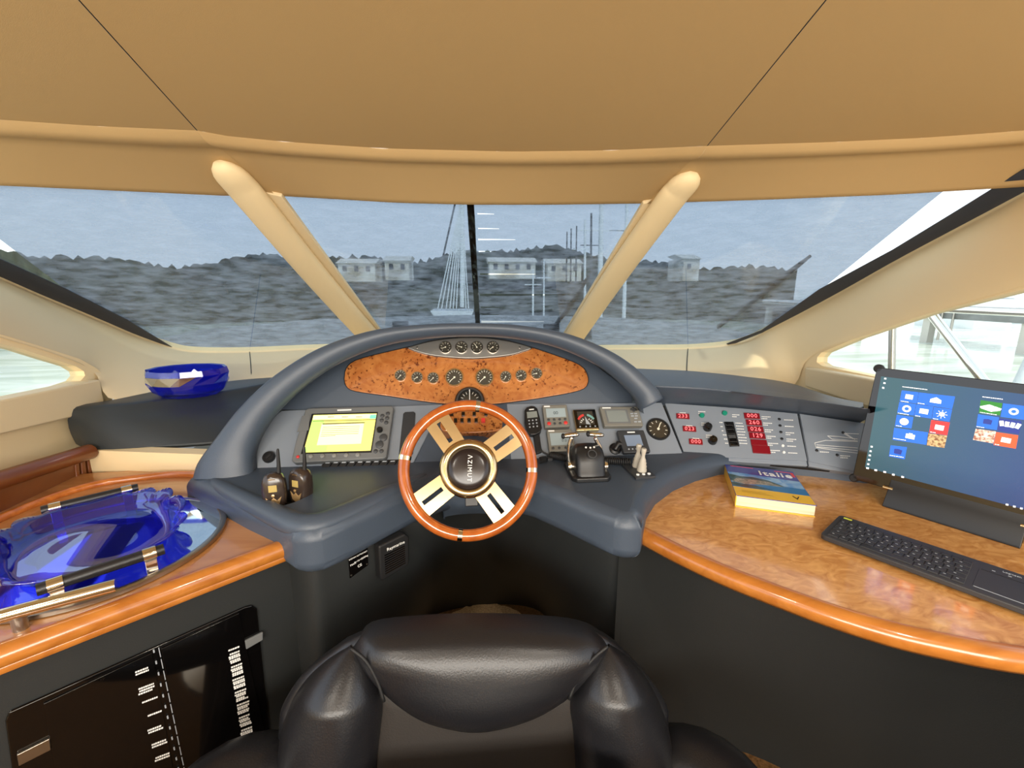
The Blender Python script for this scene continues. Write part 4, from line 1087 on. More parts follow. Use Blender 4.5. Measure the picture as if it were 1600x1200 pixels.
def cap(x, y, w_, lines):
    for j in range(lines):
        yy = y+j*4.2; a = x+rnd.uniform(0, 2); e = x+w_-rnd.uniform(0, 3); k = a
        while k < e:
            L_ = rnd.uniform(1.6, 3.4)
            pm.prism([PC.at(k+dx, yy-(k+dx-x)*.38+dy, .0095) for dx, dy in ((0, 0), (L_, 0), (L_, 2.5), (0, 2.5))], -PC.n*.0003); k += L_+.7
for x, y, n_ in ((210, 1050, 2), (216, 1076, 3), (222, 1097, 1), (230, 1118, 1), (230, 1141, 2), (237, 1163, 2), (242, 1184, 2)): cap(x, y, 24, n_)
for k in range(30): cap(356+k*1.03, 1016+k*6.6, 18-(k > 22)*8, 2 if k % 3 else 1)
tag(pm.build('printed_caption', 'print_white', bk), 'small white printed captions', kind='stuff')
ln = MB()
for a, b in (((357, 1020), (396, 1200)), ((240, 1015), (285, 1230)), ((248, 1012), (294, 1230))):
    pp = lineat([PC.at(*a, .0092), PC.at(*b, .0092)], 14)
    for i in range(0, 13, 1):
        if a[0] > 300: continue
        ln.tube([pp[i], pp[i].lerp(pp[i+1], .8 if a[0] > 245 else .25)], .0008 if a[0] > 245 else .0014, seg=5)
ln.build('door_edge_mark', 'print_grey', bk)

# ------------------------------------------------------------------ tray with the blue dish
ctr = V((-.874, 1.036, CZ)); ta = math.atan2(cd_.y, cd_.x)
TM = Matrix.Translation(ctr) @ Matrix.Rotation(ta, 4, 'Z')
ra, rb_ = .250, .248
# find the ellipse that reaches the far right end seen in the photo
tr = thing('mirror_tray', ctr, 'round mirrored tray with black leather handles on the left counter', 'tray')
def ell(a, b, z, n_=72): return [TM @ V((a*math.cos(2*math.pi*k/n_), b*math.sin(2*math.pi*k/n_), z)) for k in range(n_)]
MB().loft([ell(ra, rb_, .002), ell(ra, rb_, .010), ell(ra-.004, rb_-.004, .013), ell(ra-.012, rb_-.012, .013), ell(ra-.014, rb_-.014, .010), ell(ra-.014, rb_-.014, .002)], closed=True).build('rim', 'satin_metal', tr, smooth=50)
MB().loft([ell(ra-.013, rb_-.013, .001), ell(ra-.013, rb_-.013, .0095), ell(.001, .001, .0095)], closed=True).build('mirror_plate', 'mirror', tr)
def handle(ys):
    hd = MB(); z0 = .052; L_ = .095
    y0 = ys*(rb_-.034)
    pts = [TM @ V((x, y0, z0)) for x in (-L_, -L_*.5, 0, L_*.5, L_)]
    o = MB().tube(pts, .0115, seg=14).build('handle', 'black_leather', tr, smooth=60)
    for sx in (-1, 1):
        x = sx*L_*.74
        MB().tube([TM @ V((x-.011, y0, z0)), TM @ V((x+.011, y0, z0))], .0135, seg=16).build('ferrule', 'chrome', o, smooth=60)
        MB().prism([TM @ V(p) for p in ((x-.010, y0-.002, .010), (x+.010, y0-.002, .010), (x+.010, y0-.002, z0-.008), (x-.010, y0-.002, z0-.008))], TM.to_3x3() @ V((0, .005, 0))).build('bracket', 'chrome', o, bevel=.001)
handle(1); handle(-1)
dc = ctr+V((0, 0, .0105))
DM = Matrix.Translation(dc) @ Matrix.Rotation(ta, 4, 'Z') @ Matrix.Translation((.008, 0, 0))
ds = thing('glass_dish', dc, 'large cobalt blue glass dish with a scalloped rim lying on the mirrored tray', 'dish')
n_ = 120; rings = []
def sup(a, b, t, e=2.6):
    c, s_ = math.cos(t), math.sin(t)
    return (a*math.copysign(abs(c)**(2/e), c), b*math.copysign(abs(s_)**(2/e), s_))
for (r_a, z, sc, ww) in ((.55, .002, 0, 0), (.70, .003, 0, 0), (.76, .006, .03, 0), (.82, .014, .10, .002), (.88, .025, .4, .003), (.955, .033, 1.0, .005), (1.0, .036, 1.2, .006), (.985, .040, 1.2, .006), (.90, .034, .6, .004), (.845, .021, .2, .002), (.78, .011, .05, 0), (.70, .008, 0, 0), (.4, .0075, 0, 0), (.004, .0075, 0, 0)):
    r_ = []
    for k in range(n_):
        t = 2*math.pi*k/n_; x, y = sup(.178*r_a, .205*r_a, t)
        end = abs(math.cos(t))**1.5                 # scallops on the two ends, the long sides run smooth
        w_ = abs(math.cos(7*t))**.7
        f_ = 1-sc*(.02+.09*end)*(1-w_)
        r_.append(DM @ V((x*f_, y*f_, z*(1+.25*end*(z > .01))+ww*w_*(.4+1.2*end))))
    rings.append(r_)
MB().loft(rings, closed=True).build('dish_wall', 'blue_glass_thin', ds, smooth=180)
# chrome grab rail in front of the tray
ra0 = PZ(181, 914, .835); ra1 = PZ(0, 963, .835); rd = (ra1-ra0).normalized()
gr_ = thing('grab_rail', V((ra0.x, ra0.y, CZ)), 'polished chrome rail on a short post at the counter edge', 'rail')
MB().tube([ra0, ra0+rd*.25, ra0+rd*.5], .0125, seg=18).build('bar', 'chrome', gr_, smooth=50)
for d_ in (.135, .44):
    pb = ra0+rd*d_; MB().tube([V((pb.x, pb.y, CZ-.001)), V((pb.x, pb.y, .83))], [.011, .011], seg=14).build('post', 'satin_metal', gr_, smooth=50)

# ------------------------------------------------------------------ right desk
fe = smoothline([PZ(x, y, CZ-.012) for x, y in ((988, 833), (1050, 866), (1120, 899), (1200, 931), (1300, 968), (1400, 999), (1500, 1022), (1600, 1040))]+[V((1.12, .485, CZ-.012)), V((1.49, .43, CZ-.012))], 60)
dk = thing('right_desk', V((1.0, .9, 0)), 'burl topped desk with an orange wood edge right of the helm', 'desk')
bkp = [V((1.49, 1.22, 0)), V((1.25, 1.205, 0)), V((1.10, 1.29, 0)), V((.92, 1.345, 0)), V((.80, 1.325, 0)), V((.70, 1.285, 0)), V((.60, 1.225, 0)), V((.51, 1.145, 0)), V((.455, 1.07, 0)), V((.41, 1.0, 0))]
nrm = []
for i in range(60):
    t_ = (fe[min(59, i+1)]-fe[max(0, i-1)]).normalized(); nn = V((-t_.y, t_.x, 0))
    if nn.y > 0: nn = -nn
    nrm.append(nn)
inner = [p-n*.030 for p, n in zip(fe, nrm)]
MB().prism([V((p.x, p.y, CZ)) for p in inner+bkp], V((0, 0, -.035))).build('top', 'desk_burl', dk)
rows = [[V((o.x, o.y, 0))+n*a+V((0, 0, b)) for a, b in ((-.034, CZ-.006), (-.031, CZ+.002), (-.016, CZ+.003), (-.005, CZ-.003), (0, CZ-.014), (-.002, CZ-.027), (-.008, CZ-.036), (-.034, CZ-.036))] for o, n in zip(fe, nrm)]
MB().loft(rows, closed=True, cap=True).build('edge_moulding', 'cherry_edge', dk, smooth=60)
# ------------------------------------------------------------------ guide book
bt_ = [PZ(x, y, CZ+.034) for x, y in ((1154.5, 727), (1265.5, 739), (1285, 790), (1150, 774))]
u_ = (bt_[1]-bt_[0]).normalized(); v_ = V((0, 0, 1)).cross(u_)
ori = bt_[3].copy(); wd = .195; hd_ = .235
BM = Matrix.Translation(V((ori.x, ori.y, CZ))) @ Matrix((u_, v_, V((0, 0, 1)))).transposed().to_4x4()
bo_ = thing('guide_book', BM @ V((wd/2, hd_/2, 0)), 'thick guide book titled Italie with a blue and yellow cover', 'book')
MB().box((wd/2+.001, hd_/2+.001, .017), wd-.004, hd_-.006, .029, BM).build('page_block', 'page_paper', bo_)
mat('cover_blue', (58, 66, 150), .25, coat=.4); mat('cover_yellow', (236, 190, 62), .25, coat=.4); mat('cover_sky', (70, 140, 210), .25, coat=.4, c2=(150, 190, 225), vscale=30); mat('cover_land', (96, 104, 88), .3, coat=.4, c2=(176, 166, 150), vscale=120, detail=5); mat('cover_hill', (40, 72, 60), .3, coat=.4, c2=(60, 96, 110), vscale=60); mat('cover_red', (214, 60, 70), .3); mat('cover_sea', (46, 118, 176), .25, coat=.4)
MB().box((wd/2, hd_/2, .001), wd, hd_, .002, BM).build('back_cover', 'cover_yellow', bo_)
MB().box((.0012, hd_/2, .017), .0024, hd_, .034, BM).build('spine', 'cover_yellow', bo_)
cv = MB().box((wd/2, hd_/2, .0335), wd, hd_, .0018, BM).build('front_cover', 'cover_blue', bo_)
def cov(px, m, name, z=.0346):
    MB().prism([BM @ V((x*wd, y*hd_, z)) for x, y in px], V((0, 0, -.0003))).build(name, m, cv)
cov([(.005, .005), (.995, .005), (.995, .27), (.005, .27)], 'cover_yellow', 'yellow_band')
cov([(.005, .27), (.995, .24), (.995, .66), (.70, .68), (.40, .72), (.20, .74), (.005, .74)], 'cover_sky', 'cover_photo')
cov([(.005, .27), (.995, .24), (.995, .42), (.60, .45), (.3, .52), (.005, .40)], 'cover_sea', 'photo_sea', .0347)
cov([(.005, .44), (.3, .50), (.60, .45), (.75, .42), (.55, .58), (.35, .64), (.16, .62), (.005, .68)], 'cover_hill', 'photo_hills', .0348)
cov([(.02, .42), (.2, .38), (.45, .42), (.70, .42), (.55, .53), (.3, .56), (.1, .55)], 'cover_land', 'photo_town', .0349)
cov([(.005, .29), (.3, .26), (.55, .27), (.35, .36), (.005, .40)], 'cover_hill', 'photo_shore', .0349)
cov([(.08, .965), (.42, .955), (.42, .972), (.08, .982)], 'cover_red', 'red_stripe')
cov([(.72, .955), (.985, .945), (.985, .80), (.94, .80), (.94, .93), (.72, .935)], 'cover_red', 'red_corner')
cov([(.10, .17), (.42, .15), (.42, .157), (.10, .177)], 'chart_line', 'caption_line'); cov([(.10, .13), (.50, .10), (.50, .107), (.10, .137)], 'chart_line', 'caption_line')
lettering('Italie', .046, BM @ Matrix.Translation((.70*wd, .815*hd_, .0349)), 'print_white', cv, name='title_lettering', spacing=1.05, extrude=.0004)
lettering('V', .028, BM @ Matrix.Translation((.80*wd, .13*hd_, .0349)), 'seam_black', cv, name='publisher_mark')

# ------------------------------------------------------------------ keyboard
kq = [PZ(x, y, CZ+.014) for x, y in ((1300, 806), (1277, 836), (1597, 955), (1600, 904))]
ku = (kq[2]-kq[1]).normalized(); kv = V((0, 0, 1)).cross(ku)
KW, KH = .354, .138
KM = Matrix.Translation(V((kq[1].x, kq[1].y, CZ))) @ Matrix((ku, kv, V((0, 0, 1)))).transposed().to_4x4() @ Matrix.Translation((.004, .003, .006)) @ Matrix.Rotation(.045, 4, 'X')
kb_ = thing('keyboard', KM @ V((KW/2, KH/2, 0)), 'black wireless keyboard with a touchpad on the right desk', 'keyboard')
rc = .012; outl = []
for cx, cy, a0 in ((rc, rc, 180), (KW-rc, rc, 270), (KW-rc, KH-rc, 0), (rc, KH-rc, 90)):
    for k in range(5): a = math.radians(a0+22.5*k); outl.append(KM @ V((cx+rc*math.cos(a), cy+rc*math.sin(a), .012)))
MB().prism(outl, KM.to_3x3() @ V((0, 0, -.013))).build('base', 'keyboard_black', kb_, bevel=.003)
for x in (.03, KW-.05): MB().box((x, KH-.02, -.004), .03, .012, .010, KM).build('foot', 'rubber', kb_)
pit = .0188; kx0, ky0 = .012, .010
km_ = {}
def keyat(x, y, wk, hk):
    key = (round(wk, 4), round(hk, 4))
    if key not in km_:
        m_ = MB(); w2, h2 = wk/2-.0009, hk/2-.0009
        m_.loft([[V((sx*w2*s_, sy*h2*s_, z)) for sx, sy in ((-1, -1), (1, -1), (1, 1), (-1, 1))] for s_, z in ((1, 0), (1, .0012), (.93, .0024))], closed=True, cap=True)
        me = m_.mesh('key', V(), 30); me.materials.append(MATS['key_black']); km_[key] = me
    return link('key', km_[key], kb_, matrix=KM @ Matrix.Translation((x, y, .012)))
lg = MB()
rowsk = [(0, [1.2, 1, 1.2, 5.0, 1.2, 1, 1, 1.1]), (1, [1.9]+[1]*10+[1.8]), (2, [1.6]+[1]*10+[1.1]), (3, [1.3]+[1]*11+[.4+1.0]), (4, [1]*12+[1.7])]
for r_, ws in rowsk:
    tot = sum(ws); x = kx0; sc = .238/tot
    for w_ in ws:
        wk = w_*sc; keyat(x+wk/2, ky0+r_*.0188+.0094, wk, .0188)
        lg.box((x+wk*.4, ky0+r_*.0188+.012, .0145), min(.004, wk*.3), .0022, .0002, KM)
        x += wk
x = kx0; ws = [1]*14; sc = .238/14
for w_ in ws: keyat(x+sc/2, ky0+5*.0188+.006, sc, .0115); x += sc
tag(lg.build('key_legend', 'print_grey', kb_), 'white printed key letters')
MB().box((.303, .058, .0122), .086, .078, .0008, KM).build('touchpad', 'keyboard_black', kb_, bevel=.0003)
MB().box((.303, .0185, .0123), .084, .0009, .0008, KM).build('touchpad_line', 'print_grey', kb_)
MB().box((.303, .100, .0123), .080, .0007, .0006, KM).build('touchpad_line', 'rubber', kb_)
for x in (.28, .303, .327): MB().box((x, .110, .0124), .005, .0015, .0006, KM).build('media_mark', 'print_grey', kb_)
lettering('Logitech', .008, KM @ Matrix.Translation((.305, .121, .0124)), 'print_grey', kb_)
mat('badge_yellow', (206, 214, 70), .4)
MB().box((.021, .125, .0123), .017, .006, .001, KM).build('badge', 'badge_yellow', kb_)

# ------------------------------------------------------------------ monitor
b0, b1 = PZ(1378, 791, CZ), PZ(1565, 849, CZ)
mu = (b1-b0).normalized(); mnh = V((mu.y, -mu.x, 0))
if mnh.dot(CAM-b0) < 0: mnh = -mnh
tilt = math.radians(9)
PM = Plane(V((b0.x, b0.y, CZ+.05))-mnh*.035, mu, V((0, 0, 1))*math.cos(tilt)-mnh*math.sin(tilt))
mo = thing('monitor', (b0+b1)/2-mnh*.05, 'black desktop monitor showing blue start menu tiles on the right desk', 'monitor')
bl = PM.at(1331, 748); tl_ = PM.at(1363, 573)
lp2 = lambda p: ((p-bl).dot(PM.u), (p-bl).dot(PM.v))
0 and print('monitor corner', lp2(tl_), lp2(PM.at(1600, 823)), lp2(PM.at(1600, 594)), lp2(PM.at(1490, 777)))
MWd, MHt = .50, (tl_-bl).dot(PM.v)
MM = Matrix.Translation(bl) @ Matrix((PM.u, PM.v, PM.n)).transposed().to_4x4()
sg_ = 1 if PM.u.dot(mu) > 0 else -1
MWd = .455
cas = MB(); pts = []
for cx, cy, a0 in ((.008, .008, 180), (MWd-.008, .008, 270), (MWd-.008, MHt-.008, 0), (.008, MHt-.008, 90)):
    for k in range(4): a = math.radians(a0+30*k); pts.append(MM @ V((cx+.008*math.cos(a), cy+.008*math.sin(a), 0)))
cas.prism(pts, -PM.n*.045); cas.build('casing', 'screen_black', mo, bevel=.002)
for cx, cy in ((0, 0), (0, MHt), (MWd, 0), (MWd, MHt)):
    MB().lathe([(.0005, -.012), (.009, -.012), (.0125, -.006), (.0125, .006), (.009, .012), (.0005, .012)], MM @ Matrix.Translation((cx+(.003 if cx == 0 else -.003), cy+(.003 if cy == 0 else -.003), -.012)), seg=16, cap=False).build('corner_bumper', 'rubber', mo, smooth=50)
def gradmat(name, ca, cb, cc, estr):
    m = bpy.data.materials.new(name); m.use_nodes = True
    n, l = m.node_tree.nodes, m.node_tree.links; b = n['Principled BSDF']
    b.inputs['Base Color'].default_value = (.01, .01, .015, 1); b.inputs['Roughness'].default_value = .12
    t = n.new('ShaderNodeTexCoord'); sx = n.new('ShaderNodeSeparateXYZ'); l.new(t.outputs['Generated'], sx.inputs[0])
    ad = n.new('ShaderNodeMath'); ad.operation = 'SUBTRACT'; l.new(sx.outputs['X'], ad.inputs[0])
    ml = n.new('ShaderNodeMath'); ml.operation = 'MULTIPLY'; ml.inputs[1].default_value = .25; l.new(sx.outputs['Z'], ml.inputs[0]); l.new(ml.outputs[0], ad.inputs[1])
    ns = n.new('ShaderNodeTexNoise'); ns.inputs['Scale'].default_value = 3
    mm = n.new('ShaderNodeMath'); mm.operation = 'MULTIPLY_ADD'; mm.inputs[1].default_value = .18; l.new(ns.outputs['Fac'], mm.inputs[0]); l.new(ad.outputs[0], mm.inputs[2])
    rp = n.new('ShaderNodeValToRGB'); e = rp.color_ramp.elements
    e[0].position = .05; e[0].color = (*srgb(ca), 1); e[1].position = .95; e[1].color = (*srgb(cc), 1)
    k = e.new(.5); k.color = (*srgb(cb), 1)
    l.new(mm.outputs[0], rp.inputs[0]); l.new(rp.outputs[0], b.inputs['Emission Color']); b.inputs['Emission Strength'].default_value = estr
    MATS[name] = m
gradmat('desktop_glow', (54, 108, 116), (38, 92, 140), (24, 58, 148), .85)
def T6(x, y): return (1320+x/5, 560+y/5)
sTL = lp2(PM.at(*T6(285, 140))); sBL = lp2(PM.at(*T6(158, 850)))
sx0 = min(sTL[0], sBL[0])*.5+max(sTL[0], sBL[0])*.5
scr_l = [(sBL[0], sBL[1]), (MWd-.022, sBL[1]-.002), (MWd-.022, sTL[1]), (sTL[0], sTL[1])]
scm = MB().prism([MM @ V((x, y, .0012)) for x, y in scr_l], -PM.n*.0008).build('screen', 'desktop_glow', mo)
def em(name, c, s_=.85): mat(name, c, .15, emit=c, estr=s_)
em('tile_blue', (22, 92, 208)); em('tile_red', (226, 40, 38)); em('tile_green', (28, 110, 20)); em('tile_orange', (228, 76, 30)); em('tile_navy', (22, 40, 120)); em('icon_white', (240, 242, 246), .9); em('taskbar_dark', (30, 26, 60), .6)
mat('tile_food', (150, 96, 60), .2, emit=None); 
def foodmat(name, a, b):
    m = mat(name, a, .2, c2=b, vscale=160, detail=2); n = m.node_tree.nodes; l = m.node_tree.links; bs = n['Principled BSDF']
    lk = bs.inputs['Base Color'].links[0]; l.new(lk.from_socket, bs.inputs['Emission Color']); bs.inputs['Emission Strength'].default_value = .7
foodmat('food_photo', (196, 168, 120), (110, 70, 30)); foodmat('food_photo_pale', (226, 206, 190), (140, 84, 60))
def mtile(cr, m, name='tile', off=.0018, parent=None):
    return MB().prism([PM.at(*T6(x, y), off) for x, y in cr], -PM.n*.0004).build(name, m, parent or scm)
def centre(cr): return (sum(p[0] for p in cr)/4, sum(p[1] for p in cr)/4)
tiles = [([(445, 250), (578, 265), (560, 352), (428, 335)], 'tile_blue', 'calendar'), ([(581, 266), (862, 298), (838, 395), (563, 354)], 'tile_blue', 'mail'),
         ([(426, 341), (556, 357), (540, 447), (409, 428)], 'tile_blue', 'ring'), ([(559, 359), (692, 376), (676, 470), (544, 450)], 'tile_blue', 'photo'), ([(696, 380), (838, 399), (818, 495), (680, 472)], 'tile_blue', 'sun'),
         ([(406, 440), (536, 458), (520, 548), (391, 530)], 'tile_blue', 'disc'), ([(676, 481), (820, 501), (800, 601), (659, 579)], 'tile_red', 'photo'), ([(386, 541), (650, 578), (636, 675), (373, 635)], 'tile_blue', 'bag'),
         ([(653, 586), (800, 604), (778, 700), (641, 680)], 'food_photo', None), ([(358, 679), (486, 693), (468, 788), (345, 765)], 'tile_blue', 'dark'),
         ([(1062, 326), (1232, 350), (1212, 445), (1047, 425)], 'tile_green', 'case'), ([(1237, 351), (1420, 374), (1402, 480), (1217, 456)], 'tile_blue', 'ring'), ([(1041, 436), (1204, 460), (1188, 560), (1027, 535)], 'tile_blue', 'dark'),
         ([(1209, 466), (1382, 490), (1362, 592), (1192, 566)], 'tile_navy', 'cards'), ([(1023, 549), (1182, 571), (1160, 665), (1001, 636)], 'food_photo_pale', None), ([(1183, 576), (1356, 601), (1336, 705), (1162, 676)], 'tile_orange', 'photo'), ([(1424, 375), (1560, 394), (1540, 505), (1404, 482)], 'tile_blue', 'ring')]
for cr, m, ic in tiles:
    t = mtile(cr, m)
    cx, cy = centre(cr)
    M = PM.frame(PM.at(*T6(cx, cy), .0020)); k = PM.scale(*T6(cx, cy))/5*1.35
    if PM.u.cross(PM.v).dot(PM.n) < 0: M = M
    mb = MB()
    if ic == 'ring': mb.torus(15*k, 5*k, M, seg=16, ms=4)
    elif ic == 'disc': mb.lathe([(20*k, 0), (20*k, .0003)], M, seg=16)
    elif ic == 'sun': mb.lathe([(13*k, 0), (13*k, .0003)], M, seg=12); [mb.box((20*k, 0, .0002), 8*k, 3*k, .0003, M @ Matrix.Rotation(a*math.pi/4, 4, 'Z')) for a in range(8)]
    elif ic == 'mail': mb.prism([M @ V((x*k, y*k, .0001)) for x, y in ((-24, -15), (24, -15), (24, 4), (0, 18), (-24, 4))], PM.n*.0003)
    elif ic == 'bag': mb.box((0, -2*k, .0002), 40*k, 26*k, .0003, M); mb.box((0, 14*k, .0002), 16*k, 5*k, .0003, M)
    elif ic == 'case': mb.prism([M @ V((x*k, y*k, .0001)) for x, y in ((-44, 0), (-8, 18), (44, 4), (40, -8), (6, -22), (-38, -10))], PM.n*.0003)
    elif ic == 'cards':
        for j in range(4): mb.box((0, 8*k, .0002+j*.0001), 17*k, 30*k, .0002, M @ Matrix.Translation(((-30+j*20)*k, 0, 0)) @ Matrix.Rotation(.25-j*.17, 4, 'Z'))
    elif ic == 'calendar': mb.box((0, 0, .0002), 34*k, 26*k, .0003, M)
    elif ic == 'photo': mb.box((0, 0, .0002), 38*k, 28*k, .0003, M)
    elif ic == 'dark': mb.prism([M @ V((x*k, y*k, .0001)) for x, y in ((-16, -12), (16, -12), (18, 14), (0, 18), (-18, 14))], PM.n*.0003)
    if mb.v: mb.build('icon', 'icon_white' if ic != 'dark' else 'tile_navy', t)
def words(x, y, L_, n_, slope=.12, h=6):
    mb = MB(); k = 0; r_ = random.Random(int(x+y))
    while k < L_:
        w_ = r_.uniform(6, 16); mb.prism([PM.at(*T6(a, b), .0022) for a, b in ((x+k, y+k*slope), (x+k+w_, y+(k+w_)*slope), (x+k+w_, y+(k+w_)*slope+h), (x+k, y+k*slope+h))], -PM.n*.0002); k += w_+4
    mb.build('caption', 'icon_white', scm)
words(450, 218, 190, 6); words(1075, 297, 160, 5)
for x, y, L_ in ((438, 330, 55), (570, 346, 50), (416, 424, 80), (550, 445, 40), (690, 468, 30), (400, 522, 36), (380, 622, 90), (352, 754, 100), (1056, 418, 120), (1030, 530, 60), (668, 572, 36), (1172, 668, 36)): words(x, y, L_, 2, .16, 5)
for x, y in ((210, 690), (202, 725), (196, 758), (190, 792), (183, 826), (300, 230), (310, 193), (317, 158)): mtile([(x-8, y-7), (x+8, y-5), (x+7, y+7), (x-9, y+5)], 'icon_white', 'side_icon', .0020)
for x, y in ((178, 857), (242, 873), (312, 887), (380, 908), (452, 926), (1268, 1142), (1325, 1157), (1380, 1172)): mtile([(x-10, y-8), (x+10, y-4), (x+9, y+9), (x-11, y+5)], 'icon_white', 'taskbar_icon', .0020)
lm = PM.frame(PM.at(*T6(806, 1098), .0006))
lettering('neovo', .021, lm, 'print_grey', mo, name='brand_lettering', spacing=1.05)
MB().lathe([(.0078, 0), (.0078, .0006)], PM.frame(PM.at(*T6(712, 1076), .0003)), seg=20).build('brand_disc', 'print_grey', mo)
# stand
e0_, e1_ = b0, b1+mu*.03
st = [V((e0_.x, e0_.y, CZ)), V((e1_.x, e1_.y, CZ))]
prof = [(0, 0), (0, .006), (-.030, .050), (-.040, .075), (-.075, .085), (-.10, .05), (-.13, .006), (-.13, 0)]
MB().loft([[p+mnh*a+V((0, 0, b)) for a, b in prof] for p in st], closed=True, cap=True).build('stand', 'black_plastic', mo, bevel=.002)
for p, s_ in ((st[0], -1), (st[1], 1)):
    c_ = p+mnh*-.032+V((0, 0, .046)); MB().tube([c_-mu*.01*s_, c_+mu*.012*s_], .0055, seg=12).build('hinge_pin', 'brushed', mo, smooth=50)

# ------------------------------------------------------------------ helm chair, turned towards the saloon
PS = Plane((0, .755, .80), (1, 0, 0), (0, .20, .98))
ch = thing('helm_chair', V((.03, .52, 0)), 'black leather helm chair with padded bolsters and a rolled headrest', 'chair')
def low(y): return y+24*max(0, min(1, (1120-y)/160))
def cush(name, px, h, m, base=0.0, p=2.2, back=.06, rings=9, n_=56, drop=0):
    o_ = [PS.at(a.x, low(a.y), base) for a in smoothline(px+[px[0]], n_+1)[:-1]]
    return MB().pillow(o_, PS.n, h, rings=rings, p=p, back=back).build(name, m, ch, smooth=180)
sh_ = [(536, 990), (580, 970), (650, 960), (740, 957), (830, 959), (905, 965), (955, 984), (1010, 1045), (1046, 1105), (1050, 1150), (1058, 1300), (1050, 1560), (430, 1560), (422, 1300), (430, 1150), (438, 1105), (472, 1048)]
so_ = [PS.at(a.x, low(a.y), -.09) for a in smoothline(sh_+[sh_[0]], 73)[:-1]]
MB().prism(so_, -PS.n*.05).build('back_shell', 'black_leather', ch, bevel=.02, seg=5)
cush('centre_panel', [(585, 1060), (740, 1050), (900, 1060), (915, 1200), (915, 1540), (575, 1540), (575, 1200)], .012, 'chair_fabric', base=-.085, p=5)
for st_ in ([(990, 548, 560), (1004, 528, 570), (1024, 504, 581), (1050, 480, 592), (1085, 459, 601), (1130, 444, 598), (1180, 437, 592), (1260, 433, 587), (1400, 433, 581), (1530, 440, 575)],
            [(988, 940, 952), (1002, 928, 970), (1022, 914, 990), (1050, 900, 1010), (1085, 887, 1027), (1130, 891, 1041), (1180, 895, 1048), (1260, 900, 1051), (1400, 905, 1050), (1530, 912, 1042)]):
    mid = smoothline([((l+r)/2, y, (r-l)/2) for y, l, r in st_], 40)
    rows = []
    for m_ in mid:
        a_, b_ = PS.at(m_.x-m_.z, low(m_.y), -.09), PS.at(m_.x+m_.z, low(m_.y), -.09); w_ = (b_-a_).length
        h_ = min(.085, w_*.52)
        rows.append([a_-PS.n*.03]+[a_.lerp(b_, .5-.5*math.cos(math.pi*k/14))+PS.n*(h_*math.sin(math.pi*k/14)) for k in range(15)]+[b_-PS.n*.03])
    MB().loft(rows).build('bolster', 'black_leather', ch, smooth=180)
cush('headrest_roll', [(550, 998), (575, 972), (650, 961), (740, 957), (830, 959), (905, 967), (944, 985), (948, 1004), (925, 1040), (895, 1075), (842, 1112), (790, 1130), (740, 1137), (690, 1130), (645, 1114), (598, 1076), (566, 1035)], .060, 'black_leather', base=-.075)
for pth in ([(548, 994), (572, 1018), (590, 1056), (600, 1092)], [(950, 990), (926, 1014), (902, 1052), (889, 1088)]):
    MB().tube([PS.at(a.x, low(a.y), -.04) for a in smoothline(pth, 14)], .0035, seg=8).build('piping', 'rubber', ch, smooth=180)
for sx in (-1, 1):
    X_ = (-.50, .50)[sx > 0]; dz_ = (0, -.075)[sx > 0]
    pth = smoothline([V((sx*.30, .80, .36)), V((X_*.84, .77, .455)), V((X_, .70, .485)), V((X_*1.05, .55, .485)), V((X_*1.0, .34, .47)), V((X_*.95, .27, .44))], 20)
    pth = [p+V((0, 0, dz_)) for p in pth]
    MB().tube(pth, [.03, .05]+[.066]*16+[.05, .02], seg=18, flat=.6, refn=(0, 0, 1)).build('armrest', 'black_leather', ch, smooth=180)
    MB().tube([V((X_*.95, .60, .46)), V((sx*.28, .56, .40))], .025, seg=10).build('arm_support', 'black_plastic', ch, smooth=60)
MB().box((.03, .43, .44), .56, .50, .14).build('seat_cushion', 'black_leather', ch, bevel=.05, seg=6)
MB().lathe([(.22, 0), (.22, .02), (.06, .05), (.045, .10), (.045, .36), (.12, .37)], Matrix.Translation((.03, .50, 0)), seg=28).build('pedestal', 'satin_metal', ch, smooth=40)
# ------------------------------------------------------------------ sunshades stretched over the outside of the windscreen
def shade(pl, px, label, holes=()):
    return MB().poly([pl.at(x, y, -.03) for x, y in px], [[pl.at(x, y, -.03) for x, y in h] for h in holes]).build('sunshade', 'shade_mesh', label=label, cat='sunshade', group='mesh sunshades over the windscreen')
shade(GL, [(-260, 282), (0, 289), (180, 297), (420, 303), (600, 545), (540, 546), (390, 553), (310, 552), (270, 548), (215, 528), (105, 454), (0, 374), (-260, 284.5)], 'grey mesh sunshade over the left windscreen pane')
shade(GC, [(420, 298), (735, 312), (748, 548), (605, 548)], 'grey mesh sunshade over the left half of the centre pane')
slits = [(746, 333, 772, 2.0), (747, 356, 780, 1.6), (747, 373, 805, 2.2), (748, 392, 775, 1.6), (750, 427, 838, 2.6), (750, 459, 900, 3.6), (751, 479, 790, 2.0), (752, 490, 780, 1.6), (752, 501, 850, 3.2)]
shade(GC, [(735, 312), (1020, 310), (868, 548), (748, 548)], 'grey mesh sunshade with bright slits right of the black strip', [[(a, y), (b, y+1.2), (b, y+1.8), (a, y+h)] for a, y, b, h in slits])
shade(GR, [(1015, 308), (1200, 307), (1475, 298), (1285, 451), (1190, 520), (1135, 543), (1075, 548), (878, 549)], 'grey mesh sunshade over the right windscreen pane')
sm = thing('shade_strip', GC.at(744, 505, -.02), 'black crinkled joining strip down the middle of the windscreen', 'strip')
a = lineat([GC.at(735, 318, -.022), GC.at(748, 530, -.022)], 40); mb = MB(); rnd = random.Random(2)
mb.loft([[p+V((-.013, rnd.uniform(-.004, .004), rnd.uniform(-.003, .003))), p+V((0, rnd.uniform(-.003, .003), .006)), p+V((.013, rnd.uniform(-.004, .004), rnd.uniform(-.003, .003)))] for p in a])
